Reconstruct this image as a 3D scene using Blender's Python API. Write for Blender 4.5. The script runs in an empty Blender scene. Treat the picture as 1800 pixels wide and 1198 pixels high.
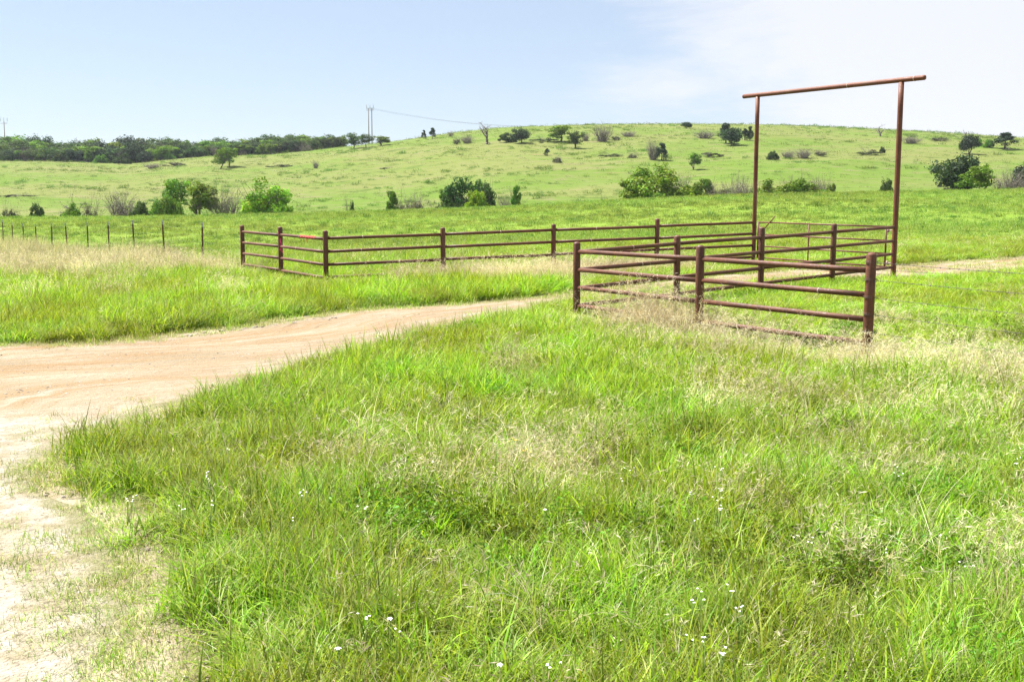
import bpy, math, random
import numpy as np
from mathutils import Vector

R = math.radians
scene = bpy.context.scene
C = scene.collection

# ---------------------------------------------------------------- camera
F_PX = 1900.0                      # focal length in pixels of the 1800 px wide photograph
CAM_Z = 2.06
PITCH = math.atan(235.0 / F_PX)
cam_d = bpy.data.cameras.new("camera")
cam_d.sensor_width = 36.0
cam_d.lens = 36.0 * F_PX / 1800.0
cam_d.clip_start = 0.1
cam_d.clip_end = 12000
cam = bpy.data.objects.new("camera", cam_d)
C.objects.link(cam)
cam.location = (0, 0, CAM_Z)
cam.rotation_euler = (R(90) - PITCH, 0, 0)
scene.camera = cam

# ---------------------------------------------------------------- sun, sky, exposure
SUN_EL = R(60)
SUN_DIR = Vector((-0.86, 0.50, 0)).normalized()          # compass direction towards the sun
sun_vec = Vector((SUN_DIR.x * math.cos(SUN_EL), SUN_DIR.y * math.cos(SUN_EL), math.sin(SUN_EL)))
sd_ = bpy.data.lights.new("sun", 'SUN')
sd_.energy = 5.0
sd_.angle = R(0.5)
sd_.color = (1.0, 0.96, 0.89)
sun = bpy.data.objects.new("sun", sd_)
C.objects.link(sun)
sun.rotation_euler = sun_vec.to_track_quat('Z', 'Y').to_euler()
sun.location = (0, 0, 80)
HAZE_DENSITY = 0.00010

world = bpy.data.worlds.new("World")
scene.world = world
world.use_nodes = True
wt = world.node_tree
wt.nodes.clear()
def wn(t, **k):
    n = wt.nodes.new(t)
    for a, b in k.items():
        setattr(n, a, b)
    return n
w_out = wn('ShaderNodeOutputWorld')
w_bg = wn('ShaderNodeBackground')
w_bg.inputs['Strength'].default_value = 0.05
w_sky = wn('ShaderNodeTexSky', sky_type='NISHITA', sun_disc=False)
w_sky.sun_elevation = SUN_EL
w_sky.sun_rotation = math.atan2(SUN_DIR.x, SUN_DIR.y)
w_sky.altitude = 300
w_sky.air_density = 1.0
w_sky.dust_density = 0.6
w_sky.ozone_density = 2.2
w_co = wn('ShaderNodeTexCoord')
w_map = wn('ShaderNodeMapping')
w_map.inputs['Scale'].default_value = (1.5, 1.5, 6.0)
w_map.inputs['Rotation'].default_value = (0.0, R(16), R(10))
w_noise = wn('ShaderNodeTexNoise')
w_noise.inputs['Scale'].default_value = 2.4
w_noise.inputs['Detail'].default_value = 7
w_noise.inputs['Roughness'].default_value = 0.6
w_noise.inputs['Distortion'].default_value = 0.35
w_sep = wn('ShaderNodeSeparateXYZ')
# veil grows towards the right (x) of the view and a little towards the zenith
w_m1 = wn('ShaderNodeMath', operation='MULTIPLY_ADD')
w_m1.inputs[1].default_value = 2.9
w_m1.inputs[2].default_value = -1.03
w_m2 = wn('ShaderNodeMath', operation='MULTIPLY_ADD')
w_m2.inputs[1].default_value = 2.6
w_m3 = wn('ShaderNodeMath', operation='MULTIPLY_ADD')
w_m3.inputs[1].default_value = 1.75
w_ramp = wn('ShaderNodeMapRange', interpolation_type='SMOOTHSTEP')
w_ramp.inputs['From Min'].default_value = 0.38
w_ramp.inputs['From Max'].default_value = 0.98
w_ramp.inputs['To Max'].default_value = 0.82
w_mix = wn('ShaderNodeMix', data_type='RGBA')
w_veil = wn('ShaderNodeMix', data_type='RGBA')       # thin even haze veil over the whole sky
w_veil.inputs['Factor'].default_value = 0.5
CL = 4.0
w_veil.inputs['B'].default_value = (CL * 1.08, CL * 1.19, CL * 1.42, 1)
w_mix.inputs['B'].default_value = (CL * 1.54, CL * 1.55, CL * 1.63, 1)
L = wt.links.new
L(w_co.outputs['Generated'], w_map.inputs['Vector'])
L(w_map.outputs['Vector'], w_noise.inputs['Vector'])
L(w_co.outputs['Generated'], w_sep.inputs['Vector'])
L(w_sep.outputs['X'], w_m1.inputs[0])
L(w_sep.outputs['Z'], w_m2.inputs[0])
L(w_m1.outputs[0], w_m2.inputs[2])
L(w_noise.outputs['Fac'], w_m3.inputs[0])
L(w_m2.outputs[0], w_m3.inputs[2])
L(w_m3.outputs[0], w_ramp.inputs['Value'])
L(w_sky.outputs['Color'], w_veil.inputs['A'])
L(w_veil.outputs['Result'], w_mix.inputs['A'])
L(w_ramp.outputs['Result'], w_mix.inputs['Factor'])
L(w_mix.outputs['Result'], w_bg.inputs['Color'])
L(w_bg.outputs['Background'], w_out.inputs['Surface'])

scene.view_settings.view_transform = 'Standard'
scene.view_settings.look = 'None'
scene.view_settings.gamma = 1
scene.view_settings.exposure = 1.65
scene.cycles.max_bounces = 6
scene.cycles.diffuse_bounces = 3
scene.cycles.transmission_bounces = 4
scene.cycles.transparent_max_bounces = 4
scene.cycles.glossy_bounces = 2
scene.cycles.caustics_reflective = False
scene.cycles.caustics_refractive = False
scene.cycles.use_denoising = True
scene.cycles.denoiser = 'OPENIMAGEDENOISE'
scene.cycles.denoising_input_passes = 'RGB_ALBEDO_NORMAL'
scene.cycles.denoising_prefilter = 'NONE'

# ---------------------------------------------------------------- helpers
def sstep(a, b, x):
    t = np.clip((np.asarray(x, float) - a) / (b - a), 0, 1)
    return t * t * (3 - 2 * t)

def vnoise(x, y, seed=0):
    x = np.asarray(x, float); y = np.asarray(y, float)
    xi = np.floor(x).astype(np.int64); yi = np.floor(y).astype(np.int64)
    fx = x - xi; fy = y - yi
    fx = fx * fx * (3 - 2 * fx); fy = fy * fy * (3 - 2 * fy)
    def h(a, b):
        n = (a * 374761393 + b * 668265263 + seed * 1274126177) & 0x7fffffff
        n = ((n ^ (n >> 13)) * 1274126177) & 0x7fffffff
        return ((n ^ (n >> 16)) & 0xffff) / 65535.0
    return (h(xi, yi) * (1 - fx) + h(xi + 1, yi) * fx) * (1 - fy) + (h(xi, yi + 1) * (1 - fx) + h(xi + 1, yi + 1) * fx) * fy

def fbm(x, y, seed=0, o=3):
    a, s, t = 1.0, 0.0, 0.0
    for k in range(o):
        s = s + a * vnoise(x * 2 ** k, y * 2 ** k, seed + 17 * k); t += a; a *= 0.5
    return s / t

def tag(o, label=None, cat=None, group=None, kind=None):
    if label: o['label'] = label
    if cat: o['category'] = cat
    if group: o['group'] = group
    if kind: o['kind'] = kind
    return o

def empty(name, loc=(0, 0, 0), rz=0.0):
    o = bpy.data.objects.new(name, None)
    o.empty_display_size = 0.2
    o.location = loc; o.rotation_euler = (0, 0, rz)
    C.objects.link(o)
    return o

def link_mesh(name, me, mat=None, parent=None):
    o = bpy.data.objects.new(name, me)
    if mat and not me.materials: me.materials.append(mat)
    C.objects.link(o)
    if parent: o.parent = parent
    return o

def np_mesh(name, verts, quads=None, tris=None, cols=None, smooth=False, mat=None):
    """fast mesh from numpy arrays; cols = per-vertex RGB written to attribute Col"""
    me = bpy.data.meshes.new(name)
    verts = np.asarray(verts, np.float32)
    faces, sizes = [], []
    if quads is not None and len(quads):
        faces.append(np.asarray(quads, np.int32).ravel()); sizes.append(np.full(len(quads), 4, np.int32))
    if tris is not None and len(tris):
        faces.append(np.asarray(tris, np.int32).ravel()); sizes.append(np.full(len(tris), 3, np.int32))
    idx = np.concatenate(faces); sz = np.concatenate(sizes)
    me.vertices.add(len(verts)); me.vertices.foreach_set('co', verts.ravel())
    me.loops.add(len(idx)); me.loops.foreach_set('vertex_index', idx)
    st = np.concatenate(([0], np.cumsum(sz)[:-1])).astype(np.int32)
    me.polygons.add(len(sz)); me.polygons.foreach_set('loop_start', st); me.polygons.foreach_set('loop_total', sz)
    if smooth: me.polygons.foreach_set('use_smooth', np.ones(len(sz), bool))
    if cols is not None:
        a = me.attributes.new('Col', 'FLOAT_COLOR', 'POINT')
        c4 = np.ones((len(verts), 4), np.float32); c4[:, :3] = cols
        a.data.foreach_set('color', c4.ravel())
    me.update(calc_edges=True)
    if mat: me.materials.append(mat)
    return me

# ---------------------------------------------------------------- terrain height
_U = (np.array([-600, 0, 200, 400, 500, 700, 900, 1100, 1300, 1450, 1650, 1800, 2400]) - 900) / F_PX
_CREST = (364 - 4.0 - np.array([381, 379, 378, 375, 372.5, 367, 360, 349, 340, 337.5, 334, 331, 326])) / F_PX * 110 + CAM_Z
_U2 = (np.array([-600, 0, 100, 240, 300, 380, 480, 560, 620, 680, 740, 800, 880, 980, 1080, 1200, 1320, 1450, 1560, 1700, 1800, 2000, 2400]) - 900) / F_PX
_SKY = (364 - np.array([285, 284, 285, 290, 283, 276, 274, 266, 260, 254, 246, 237, 229, 225, 223, 222.5, 223.5, 228, 233, 241, 247, 258, 275])) / F_PX * 350 + CAM_Z
_U3 = np.array([-0.9, -0.45, -0.25, 0.0, 0.3, 0.5, 0.9])
_Z60 = np.array([-0.5, -0.35, 0.0, 0.75, 1.25, 1.45, 1.7])

def height(x, y):
    x = np.asarray(x, float); y = np.asarray(y, float)
    d = np.maximum(y, 0.0)
    u = np.clip(x / np.maximum(d, 8.0), -0.95, 0.95)
    s = 0.5 * (x - 1) + 0.5 * (y - 20)
    s = np.log1p(np.exp(np.clip(s * 1.2, -40, 40))) / 1.2
    near = 0.042 * np.minimum(s, 14)
    z60 = np.interp(u, _U3, _Z60)
    crest = np.interp(u, _U, _CREST)
    sky = np.interp(u, _U2, _SKY)
    valley = crest - 2.2
    z = near + (z60 - near) * sstep(30, 62, d)
    z = z + (crest - z60) * sstep(50, 110, d) * (d > 50)
    z = np.where(d > 110, crest + (valley - crest) * sstep(110, 132, d), z)
    t = np.clip((d - 132) / (350 - 132), 0, 1)
    prof = 0.35 * t + 0.65 * (t * t * (3 - 2 * t))
    prof = np.where(d > 350, 1.0, prof)
    z = np.where(d > 132, valley + (sky - valley) * prof, z)
    z = np.where(d > 350, sky - np.minimum((d - 350) * 0.03, 8) - np.maximum(d - 620, 0) * 0.01, z)
    # gentle lumps
    z = z + (vnoise(x / 2.3, y / 2.3, 5) - 0.5) * 0.07 * sstep(2, 5, d) * (d < 45)
    z = z + (fbm(x / 9, y / 9, 8) - 0.5) * 0.35 * sstep(40, 60, d) * (1 - sstep(90, 108, d))
    z = z + (fbm(x / 28, y / 28, 9, 4) - 0.5) * 2.6 * sstep(140, 180, d) * (1 - sstep(290, 340, d))
    return z

cp, sp = math.cos(PITCH), math.sin(PITCH)
def ray(px, py):
    a = (px - 900) / F_PX; b = (599 - py) / F_PX
    v = np.array([a, cp + b * sp, -sp + b * cp])
    return v / v[1]                               # per metre of depth (world y)

def hit(px, py, d0=3.0, d1=640.0):
    """world point where the line of sight through a pixel meets the terrain"""
    v = ray(px, py)
    d = np.concatenate((np.arange(d0, 60, 0.1), np.arange(60, d1, 0.5))); d = d[d >= d0]
    z = CAM_Z + v[2] * d - height(v[0] * d, d)
    k = np.argmax(z <= 0) if (z <= 0).any() else None
    if k is None:                                 # skims over the crest: the point that comes closest
        k = int(np.argmin(z / d))
    dd = float(d[k])
    return Vector((float(v[0] * dd), dd, float(height(v[0] * dd, dd))))

def at_depth(px, d):
    x = (px - 900) / F_PX * d
    return Vector((x, d, float(height(x, d))))

# ---------------------------------------------------------------- road outline
A_px = [(-700, 628), (-250, 616), (-60, 607), (60, 605), (140, 604), (230, 599), (330, 586), (450, 571), (560, 553), (700, 541), (800, 535), (880, 530)]
B_px = [(225, 1330), (262, 1190), (285, 1120), (285, 1060), (245, 1000), (215, 930), (150, 880), (85, 830), (95, 808), (200, 760), (330, 714), (400, 690),
        (480, 674), (540, 653), (640, 622), (760, 594), (870, 564)]
A_w = [tuple(hit(*p))[:2] for p in A_px]
B_w = [tuple(hit(*p))[:2] for p in B_px]
A_w = [(-13.0, -2.0), (-13.0, 6.0)] + A_w + [(2.2, 25.4), (6.0, 28.6), (7.7, 30.0)] + [tuple(hit(*p))[:2] for p in ((1590, 468), (1650, 463), (1720, 457), (1800, 452), (1900, 446))] + [(25, 36.5)]
B_w = [(-1.0, -2.0), (-1.25, 3.0)] + B_w[1:] + [(1.2, 22.9), (4.4, 25.4), (7.2, 27.2)] + [tuple(hit(*p))[:2] for p in ((1590, 494), (1650, 489), (1720, 482), (1800, 475), (1900, 468))] + [(25, 30.5)]

def resample(pts, n):
    p = np.array(pts); s = np.concatenate(([0], np.cumsum(np.hypot(*np.diff(p, axis=0).T))))
    t = np.linspace(0, s[-1], n)
    q = np.stack((np.interp(t, s, p[:, 0]), np.interp(t, s, p[:, 1])), 1)
    for _ in range(6):
        q[1:-1] = 0.25 * q[:-2] + 0.5 * q[1:-1] + 0.25 * q[2:]
    return q
NR = 360
A_r = resample(A_w, NR); B_r = resample(B_w, NR)
POLY = np.concatenate((A_r[::4], B_r[::-1][::4]))

def road_sd(x, y):
    """signed distance to the road outline, negative on the road"""
    x = np.asarray(x, float).ravel(); y = np.asarray(y, float).ravel()
    p0 = POLY; p1 = np.roll(POLY, -1, axis=0)
    out = np.empty(len(x))
    for i in range(0, len(x), 20000):
        X = x[i:i + 20000, None]; Y = y[i:i + 20000, None]
        ex, ey = (p1 - p0).T; wx = X - p0[:, 0]; wy = Y - p0[:, 1]
        t = np.clip((wx * ex + wy * ey) / (ex * ex + ey * ey + 1e-9), 0, 1)
        d = np.sqrt(((wx - t * ex) ** 2 + (wy - t * ey) ** 2).min(1))
        c = ((p0[:, 1] > Y) != (p1[:, 1] > Y)) & (X < ex * (Y - p0[:, 1]) / np.where(ey == 0, 1e-9, ey) + p0[:, 0])
        out[i:i + 20000] = np.where(c.sum(1) % 2 == 1, -d, d)
    return out

# fence corner points
FR = at_depth(1529, 14.25); FM = at_depth(1239, 16.75); CO = at_depth(1014, 19.6)
GR = at_depth(1570, 27.3); GL = at_depth(1323.5, 31.4)
WF = at_depth(573, 27.6); WE = at_depth(428, 33.0)

def seg_side(x, y, a, b):
    """along (0..1) and perpendicular distance of points to the line a-b; positive = right hand of a->b"""
    ex, ey = b[0] - a[0], b[1] - a[1]; l = math.hypot(ex, ey)
    t = ((x - a[0]) * ex + (y - a[1]) * ey) / l
    s = ((x - a[0]) * ey - (y - a[1]) * ex) / l
    return t, s, l

def dryness(x, y):
    """how much of the growth is dead straw, 0..1"""
    x = np.asarray(x, float); y = np.asarray(y, float)
    n = fbm(x / 1.6, y / 1.6, 21)
    n2 = fbm(x / 0.7, y / 0.7, 22)
    D = 0.05 + 0.20 * sstep(0.5, 0.75, n)
    D = D + 0.17 * sstep(0.0, 3.0, x) * (y < 19)                       # right half of the foreground
    t, s, l = seg_side(x, y, WE, (WE.x - 2.09 * 9, WE.y + 3.0 * 9))     # line of the post and wire fence
    band = sstep(-0.6, 0.3, -s) * (1 - sstep(5.5, 9.0, -s)) * sstep(-4.5, 1.5, t) * (y < 75)
    D = np.maximum(D, band * (0.62 + 0.6 * (n - 0.4)))
    t, s, l = seg_side(x, y, CO, FR)
    D = D + 0.9 * np.exp(-((t - 2.6) / 1.3) ** 2 - ((s + 0.1) / 0.75) ** 2)
    D = D + 0.40 * sstep(5.8, 6.6, t) * np.exp(-((s - 0.35) / 0.8) ** 2)
    t, s, l = seg_side(x, y, WF, GL)
    D = D + 0.6 * sstep(0.5, 3, t) * (1 - sstep(8.5, 10.5, t)) * np.exp(-((s - 0.7) / 0.9) ** 2)
    D = D + 0.85 * (n2 - 0.5)
    return np.clip(D, 0, 1)

# ---------------------------------------------------------------- materials
def mat(name):
    m = bpy.data.materials.new(name); m.use_nodes = True
    m.node_tree.nodes.clear()
    return m, m.node_tree
def node(t, kind, **k):
    n = t.nodes.new(kind)
    for a, b in k.items(): setattr(n, a, b)
    return n
def noise(t, vec, scale, detail=4, rough=0.55, dist=0.0):
    n = node(t, 'ShaderNodeTexNoise')
    n.inputs['Scale'].default_value = scale; n.inputs['Detail'].default_value = detail
    n.inputs['Roughness'].default_value = rough; n.inputs['Distortion'].default_value = dist
    t.links.new(vec, n.inputs['Vector'])
    return n.outputs['Fac']
def mapr(t, v, a, b, c=0.0, d=1.0):
    n = node(t, 'ShaderNodeMapRange', interpolation_type='SMOOTHSTEP')
    for k, val in zip(('From Min', 'From Max', 'To Min', 'To Max'), (a, b, c, d)): n.inputs[k].default_value = val
    t.links.new(v, n.inputs['Value'])
    return n.outputs['Result']
def mixc(t, f, a, b, blend='MIX'):
    n = node(t, 'ShaderNodeMix', data_type='RGBA', blend_type=blend)
    for sock, v in (('Factor', f), ('A', a), ('B', b)):
        if isinstance(v, (int, float)): n.inputs[sock].default_value = v
        elif isinstance(v, tuple): n.inputs[sock].default_value = (*v, 1) if len(v) == 3 else v
        else: t.links.new(v, n.inputs[sock])
    return n.outputs['Result']
def maths(t, op, a, b=0.0):
    n = node(t, 'ShaderNodeMath', operation=op)
    for i, v in enumerate((a, b)):
        if isinstance(v, (int, float)): n.inputs[i].default_value = v
        else: t.links.new(v, n.inputs[i])
    return n.outputs[0]
def attr(t, name, typ='GEOMETRY'):
    n = node(t, 'ShaderNodeAttribute', attribute_name=name, attribute_type=typ)
    return n
def finish(t, col, rough=0.9, spec=0.2, bump=None, bump_d=0.02, bump_s=0.6):
    p = node(t, 'ShaderNodeBsdfPrincipled'); o = node(t, 'ShaderNodeOutputMaterial')
    if isinstance(col, tuple): p.inputs['Base Color'].default_value = (*col, 1)
    else: t.links.new(col, p.inputs['Base Color'])
    if isinstance(rough, (int, float)): p.inputs['Roughness'].default_value = rough
    else: t.links.new(rough, p.inputs['Roughness'])
    p.inputs['Specular IOR Level'].default_value = spec
    if bump is not None:
        b = node(t, 'ShaderNodeBump'); b.inputs['Distance'].default_value = bump_d; b.inputs['Strength'].default_value = bump_s
        t.links.new(bump, b.inputs['Height']); t.links.new(b.outputs['Normal'], p.inputs['Normal'])
    t.links.new(p.outputs['BSDF'], o.inputs['Surface'])
    return p

def leaf_material(name, vary=0.25, trans=0.4, scale=0.5):
    """thin leaves: colour from the mesh attribute, varied per plant and over the field"""
    m, t = mat(name)
    col = attr(t, 'Col').outputs['Color']
    geo = node(t, 'ShaderNodeNewGeometry')
    inf = node(t, 'ShaderNodeObjectInfo')
    n1 = noise(t, geo.outputs['Position'], scale, 3)
    hue = node(t, 'ShaderNodeHueSaturation')
    t.links.new(col, hue.inputs['Color'])
    h = maths(t, 'ADD', mapr(t, n1, 0.3, 0.7, 0.5 - 0.018, 0.5 + 0.018), maths(t, 'MULTIPLY', maths(t, 'SUBTRACT', inf.outputs['Random'], 0.5), 0.03))
    t.links.new(h, hue.inputs['Hue'])
    v = maths(t, 'ADD', 1.0 - vary / 2, maths(t, 'MULTIPLY', inf.outputs['Random'], vary))
    v = maths(t, 'MULTIPLY', v, mapr(t, n1, 0.3, 0.7, 0.85, 1.15))
    t.links.new(v, hue.inputs['Value'])
    d = node(t, 'ShaderNodeBsdfDiffuse'); tr = node(t, 'ShaderNodeBsdfTranslucent'); g = node(t, 'ShaderNodeBsdfGlossy')
    g.inputs['Roughness'].default_value = 0.55; g.inputs['Color'].default_value = (0.9, 0.95, 0.9, 1)
    t.links.new(hue.outputs['Color'], d.inputs['Color'])
    tc = mixc(t, 0.5, hue.outputs['Color'], mixc(t, 1.0, hue.outputs['Color'], (1.25, 1.15, 0.55), 'MULTIPLY'))
    t.links.new(tc, tr.inputs['Color'])
    mx = node(t, 'ShaderNodeMixShader'); mx.inputs[0].default_value = trans
    t.links.new(d.outputs[0], mx.inputs[1]); t.links.new(tr.outputs[0], mx.inputs[2])
    m2 = node(t, 'ShaderNodeMixShader'); m2.inputs[0].default_value = 0.015
    t.links.new(mx.outputs[0], m2.inputs[1]); t.links.new(g.outputs[0], m2.inputs[2])
    o = node(t, 'ShaderNodeOutputMaterial'); t.links.new(m2.outputs[0], o.inputs['Surface'])
    return m

M_blade = leaf_material('grass_blade', 0.66, 0.43, 0.55)
M_field = leaf_material('pasture_blade', 0.25, 0.45, 0.06)
M_leaf = leaf_material('tree_leaf', 0.22, 0.30, 0.05)

def bark_material(name, a, b, scale=9):
    m, t = mat(name)
    co = node(t, 'ShaderNodeTexCoord').outputs['Object']
    n = noise(t, co, scale, 5)
    finish(t, mixc(t, mapr(t, n, 0.35, 0.65), a, b), 0.9, 0.1, n, 0.02)
    return m
M_bark = bark_material('oak_bark', (0.07, 0.055, 0.045), (0.16, 0.135, 0.115))
M_twig = bark_material('bare_twig', (0.13, 0.115, 0.095), (0.21, 0.19, 0.165))
M_deadwood = bark_material('dead_branch', (0.10, 0.085, 0.075), (0.20, 0.175, 0.16))

# rusty painted pipe
def pipe_material(name, a, b, rust, gloss=0.5):
    m, t = mat(name)
    co = node(t, 'ShaderNodeTexCoord').outputs['Object']
    n1 = noise(t, co, 3.0, 5); n2 = noise(t, co, 26.0, 6, 0.65); n3 = noise(t, co, 90.0, 3)
    c = mixc(t, mapr(t, n1, 0.3, 0.7), a, b)
    c = mixc(t, mapr(t, n2, 0.50, 0.64, 0, 0.8), c, rust)
    c = mixc(t, mapr(t, n3, 0.66, 0.74, 0, 0.5), c, (0.22, 0.15, 0.12))
    n4 = noise(t, co, 1.1, 6, 0.65)
    c = mixc(t, mapr(t, n4, 0.48, 0.72, 0, 0.5), c, (0.155, 0.088, 0.062))
    c = mixc(t, mapr(t, n4, 0.46, 0.30, 0, 0.55), c, (0.036, 0.014, 0.010))
    r = mapr(t, n2, 0.3, 0.7, gloss - 0.12, gloss + 0.2)
    finish(t, c, r, 0.4, n2, 0.003, 0.5)
    return m
M_pipe = pipe_material('brown_pipe_paint', (0.062, 0.020, 0.010), (0.102, 0.034, 0.016), (0.16, 0.062, 0.022), 0.60)
M_frame = pipe_material('red_brown_pipe_paint', (0.092, 0.025, 0.012), (0.135, 0.039, 0.018), (0.19, 0.072, 0.026), 0.60)
M_gate = pipe_material('gate_tube_paint', (0.080, 0.022, 0.018), (0.12, 0.034, 0.025), (0.17, 0.06, 0.03))
M_weld, t = mat('bare_weld'); finish(t, (0.30, 0.22, 0.18), 0.5, 0.4)
M_wire, t = mat('weathered_wire'); finish(t, (0.10, 0.085, 0.08), 0.55, 0.4)
M_tpost = pipe_material('steel_post_paint', (0.06, 0.035, 0.022), (0.10, 0.05, 0.03), (0.20, 0.085, 0.035), 0.6)
M_tip, t = mat('post_tip_paint'); finish(t, (0.42, 0.45, 0.42), 0.6, 0.3)
M_pink, t = mat('pink_tape'); finish(t, (0.75, 0.06, 0.22), 0.45, 0.4)
M_red, t = mat('red_tape'); finish(t, (0.72, 0.05, 0.06), 0.45, 0.4)
M_pole, t = mat('utility_pole_wood'); finish(t, (0.17, 0.155, 0.14), 0.85, 0.15)
M_ins, t = mat('line_hardware'); finish(t, (0.30, 0.30, 0.30), 0.5, 0.3)

# ground
def dirt_colour(t, pos, uv=None):
    n1 = noise(t, pos, 0.55, 5, 0.6); n2 = noise(t, pos, 6.0, 5, 0.65); n3 = noise(t, pos, 60.0, 3, 0.6)
    c = mixc(t, mapr(t, n1, 0.35, 0.65), (0.230, 0.186, 0.125), (0.300, 0.256, 0.190))
    c = mixc(t, mapr(t, n2, 0.45, 0.70, 0, 0.5), c, (0.225, 0.178, 0.112))
    c = mixc(t, mapr(t, n3, 0.55, 0.68, 0, 0.7), c, (0.10, 0.08, 0.06))
    c = mixc(t, mapr(t, n3, 0.40, 0.28, 0, 0.6), c, (0.36, 0.33, 0.29))
    return c, n2, n3

M_ground, t = mat('pasture_ground')
geo = node(t, 'ShaderNodeNewGeometry'); pos = geo.outputs['Position']
dc, dn2, dn3 = dirt_colour(t, pos)
na = noise(t, pos, 0.35, 5, 0.6); nb = noise(t, pos, 2.2, 5, 0.65); nc = noise(t, pos, 14.0, 4, 0.7)
near = mixc(t, mapr(t, nb, 0.35, 0.65), (0.075, 0.085, 0.022), (0.15, 0.13, 0.055))
near = mixc(t, mapr(t, nc, 0.4, 0.7, 0, 0.6), near, (0.14, 0.12, 0.06))
field = mixc(t, mapr(t, na, 0.35, 0.65), (0.125, 0.195, 0.024), (0.145, 0.210, 0.032))
field = mixc(t, mapr(t, nb, 0.55, 0.75, 0, 0.5), field, (0.095, 0.175, 0.014))
mp = node(t, 'ShaderNodeMapping'); mp.inputs['Scale'].default_value = (0.35, 1.0, 1.0)
t.links.new(pos, mp.inputs['Vector'])
hb = noise(t, mp.outputs['Vector'], 0.045, 6, 0.62); hc = noise(t, mp.outputs['Vector'], 0.35, 5, 0.7)
hill = mixc(t, mapr(t, hb, 0.42, 0.60), (0.090, 0.142, 0.022), (0.125, 0.146, 0.042))
hill = mixc(t, mapr(t, hc, 0.52, 0.66, 0, 0.75), hill, (0.150, 0.138, 0.070))
hill = mixc(t, mapr(t, hc, 0.44, 0.34, 0, 0.75), hill, (0.050, 0.082, 0.014))
hill = mixc(t, mapr(t, noise(t, mp.outputs['Vector'], 0.11, 4, 0.55), 0.68, 0.75, 0, 0.7), hill, (0.17, 0.115, 0.070))
c = mixc(t, attr(t, 'field').outputs['Fac'], near, field)
c = mixc(t, attr(t, 'hill').outputs['Fac'], c, hill)
dm = maths(t, 'ADD', attr(t, 'dirt').outputs['Fac'], maths(t, 'MULTIPLY', maths(t, 'SUBTRACT', nb, 0.5), 0.5))
c = mixc(t, mapr(t, dm, 0.3, 0.7), c, dc)
relief = maths(t, 'ADD', maths(t, 'MULTIPLY', nc, 0.05), maths(t, 'MULTIPLY', attr(t, 'hill').outputs['Fac'], maths(t, 'ADD', maths(t, 'MULTIPLY', hc, 0.9), maths(t, 'MULTIPLY', nb, 0.12))))
finish(t, c, 0.95, 0.05, relief, 1.0, 0.7)

M_road, t = mat('packed_dirt')
geo = node(t, 'ShaderNodeNewGeometry'); pos = geo.outputs['Position']
dc, dn2, dn3 = dirt_colour(t, pos)
uv = node(t, 'ShaderNodeUVMap', uv_map='UVMap')
mp = node(t, 'ShaderNodeMapping'); mp.inputs['Scale'].default_value = (0.16, 2.6, 1.0)   # u runs along the road in metres
t.links.new(uv.outputs['UV'], mp.inputs['Vector'])
r1 = noise(t, mp.outputs['Vector'], 1.0, 5, 0.6, 0.1)
mp2 = node(t, 'ShaderNodeMapping'); mp2.inputs['Scale'].default_value = (0.5, 7.0, 1.0)
t.links.new(uv.outputs['UV'], mp2.inputs['Vector'])
r2 = noise(t, mp2.outputs['Vector'], 1.0, 5, 0.65, 0.1)
pk = attr(t, 'pale').outputs['Fac']
red = mixc(t, mapr(t, r1, 0.45, 0.64, 0, 0.8), dc, (0.240, 0.172, 0.098))
red = mixc(t, maths(t, 'MULTIPLY', attr(t, 'wheel').outputs['Fac'], mapr(t, r2, 0.36, 0.60, 0.1, 0.85)), red, (0.235, 0.148, 0.074))
red = mixc(t, mapr(t, r2, 0.60, 0.70, 0, 0.5), red, (0.105, 0.068, 0.040))
red = mixc(t, mapr(t, r2, 0.42, 0.34, 0, 0.6), red, (0.32, 0.275, 0.225))
pale = mixc(t, mapr(t, noise(t, pos, 2.4, 5, 0.65), 0.44, 0.62), (0.345, 0.310, 0.262), (0.245, 0.210, 0.145))
pale = mixc(t, mapr(t, noise(t, pos, 1.3, 6, 0.65), 0.50, 0.66, 0, 0.5), pale, (0.17, 0.165, 0.075))
pale = mixc(t, mapr(t, noise(t, pos, 22, 5, 0.7), 0.53, 0.66, 0, 0.75), pale, (0.105, 0.085, 0.06))
c = mixc(t, pk, red, pale)
gr = attr(t, 'edge').outputs['Fac']
gm = maths(t, 'ADD', gr, maths(t, 'MULTIPLY', maths(t, 'SUBTRACT', dn2, 0.5), 0.9))
c = mixc(t, mapr(t, gm, 0.45, 0.9, 0, 0.75), c, (0.15, 0.145, 0.055))
finish(t, c, 0.95, 0.08, maths(t, 'ADD', maths(t, 'ADD', dn2, maths(t, 'MULTIPLY', dn3, 0.45)), maths(t, 'MULTIPLY', r2, 0.5)), 0.06, 0.9)
M_stone, t = mat('road_stone')
inf = node(t, 'ShaderNodeObjectInfo')
finish(t, mixc(t, inf.outputs['Random'], (0.17, 0.14, 0.105), (0.33, 0.29, 0.25)), 0.85, 0.2)

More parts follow.
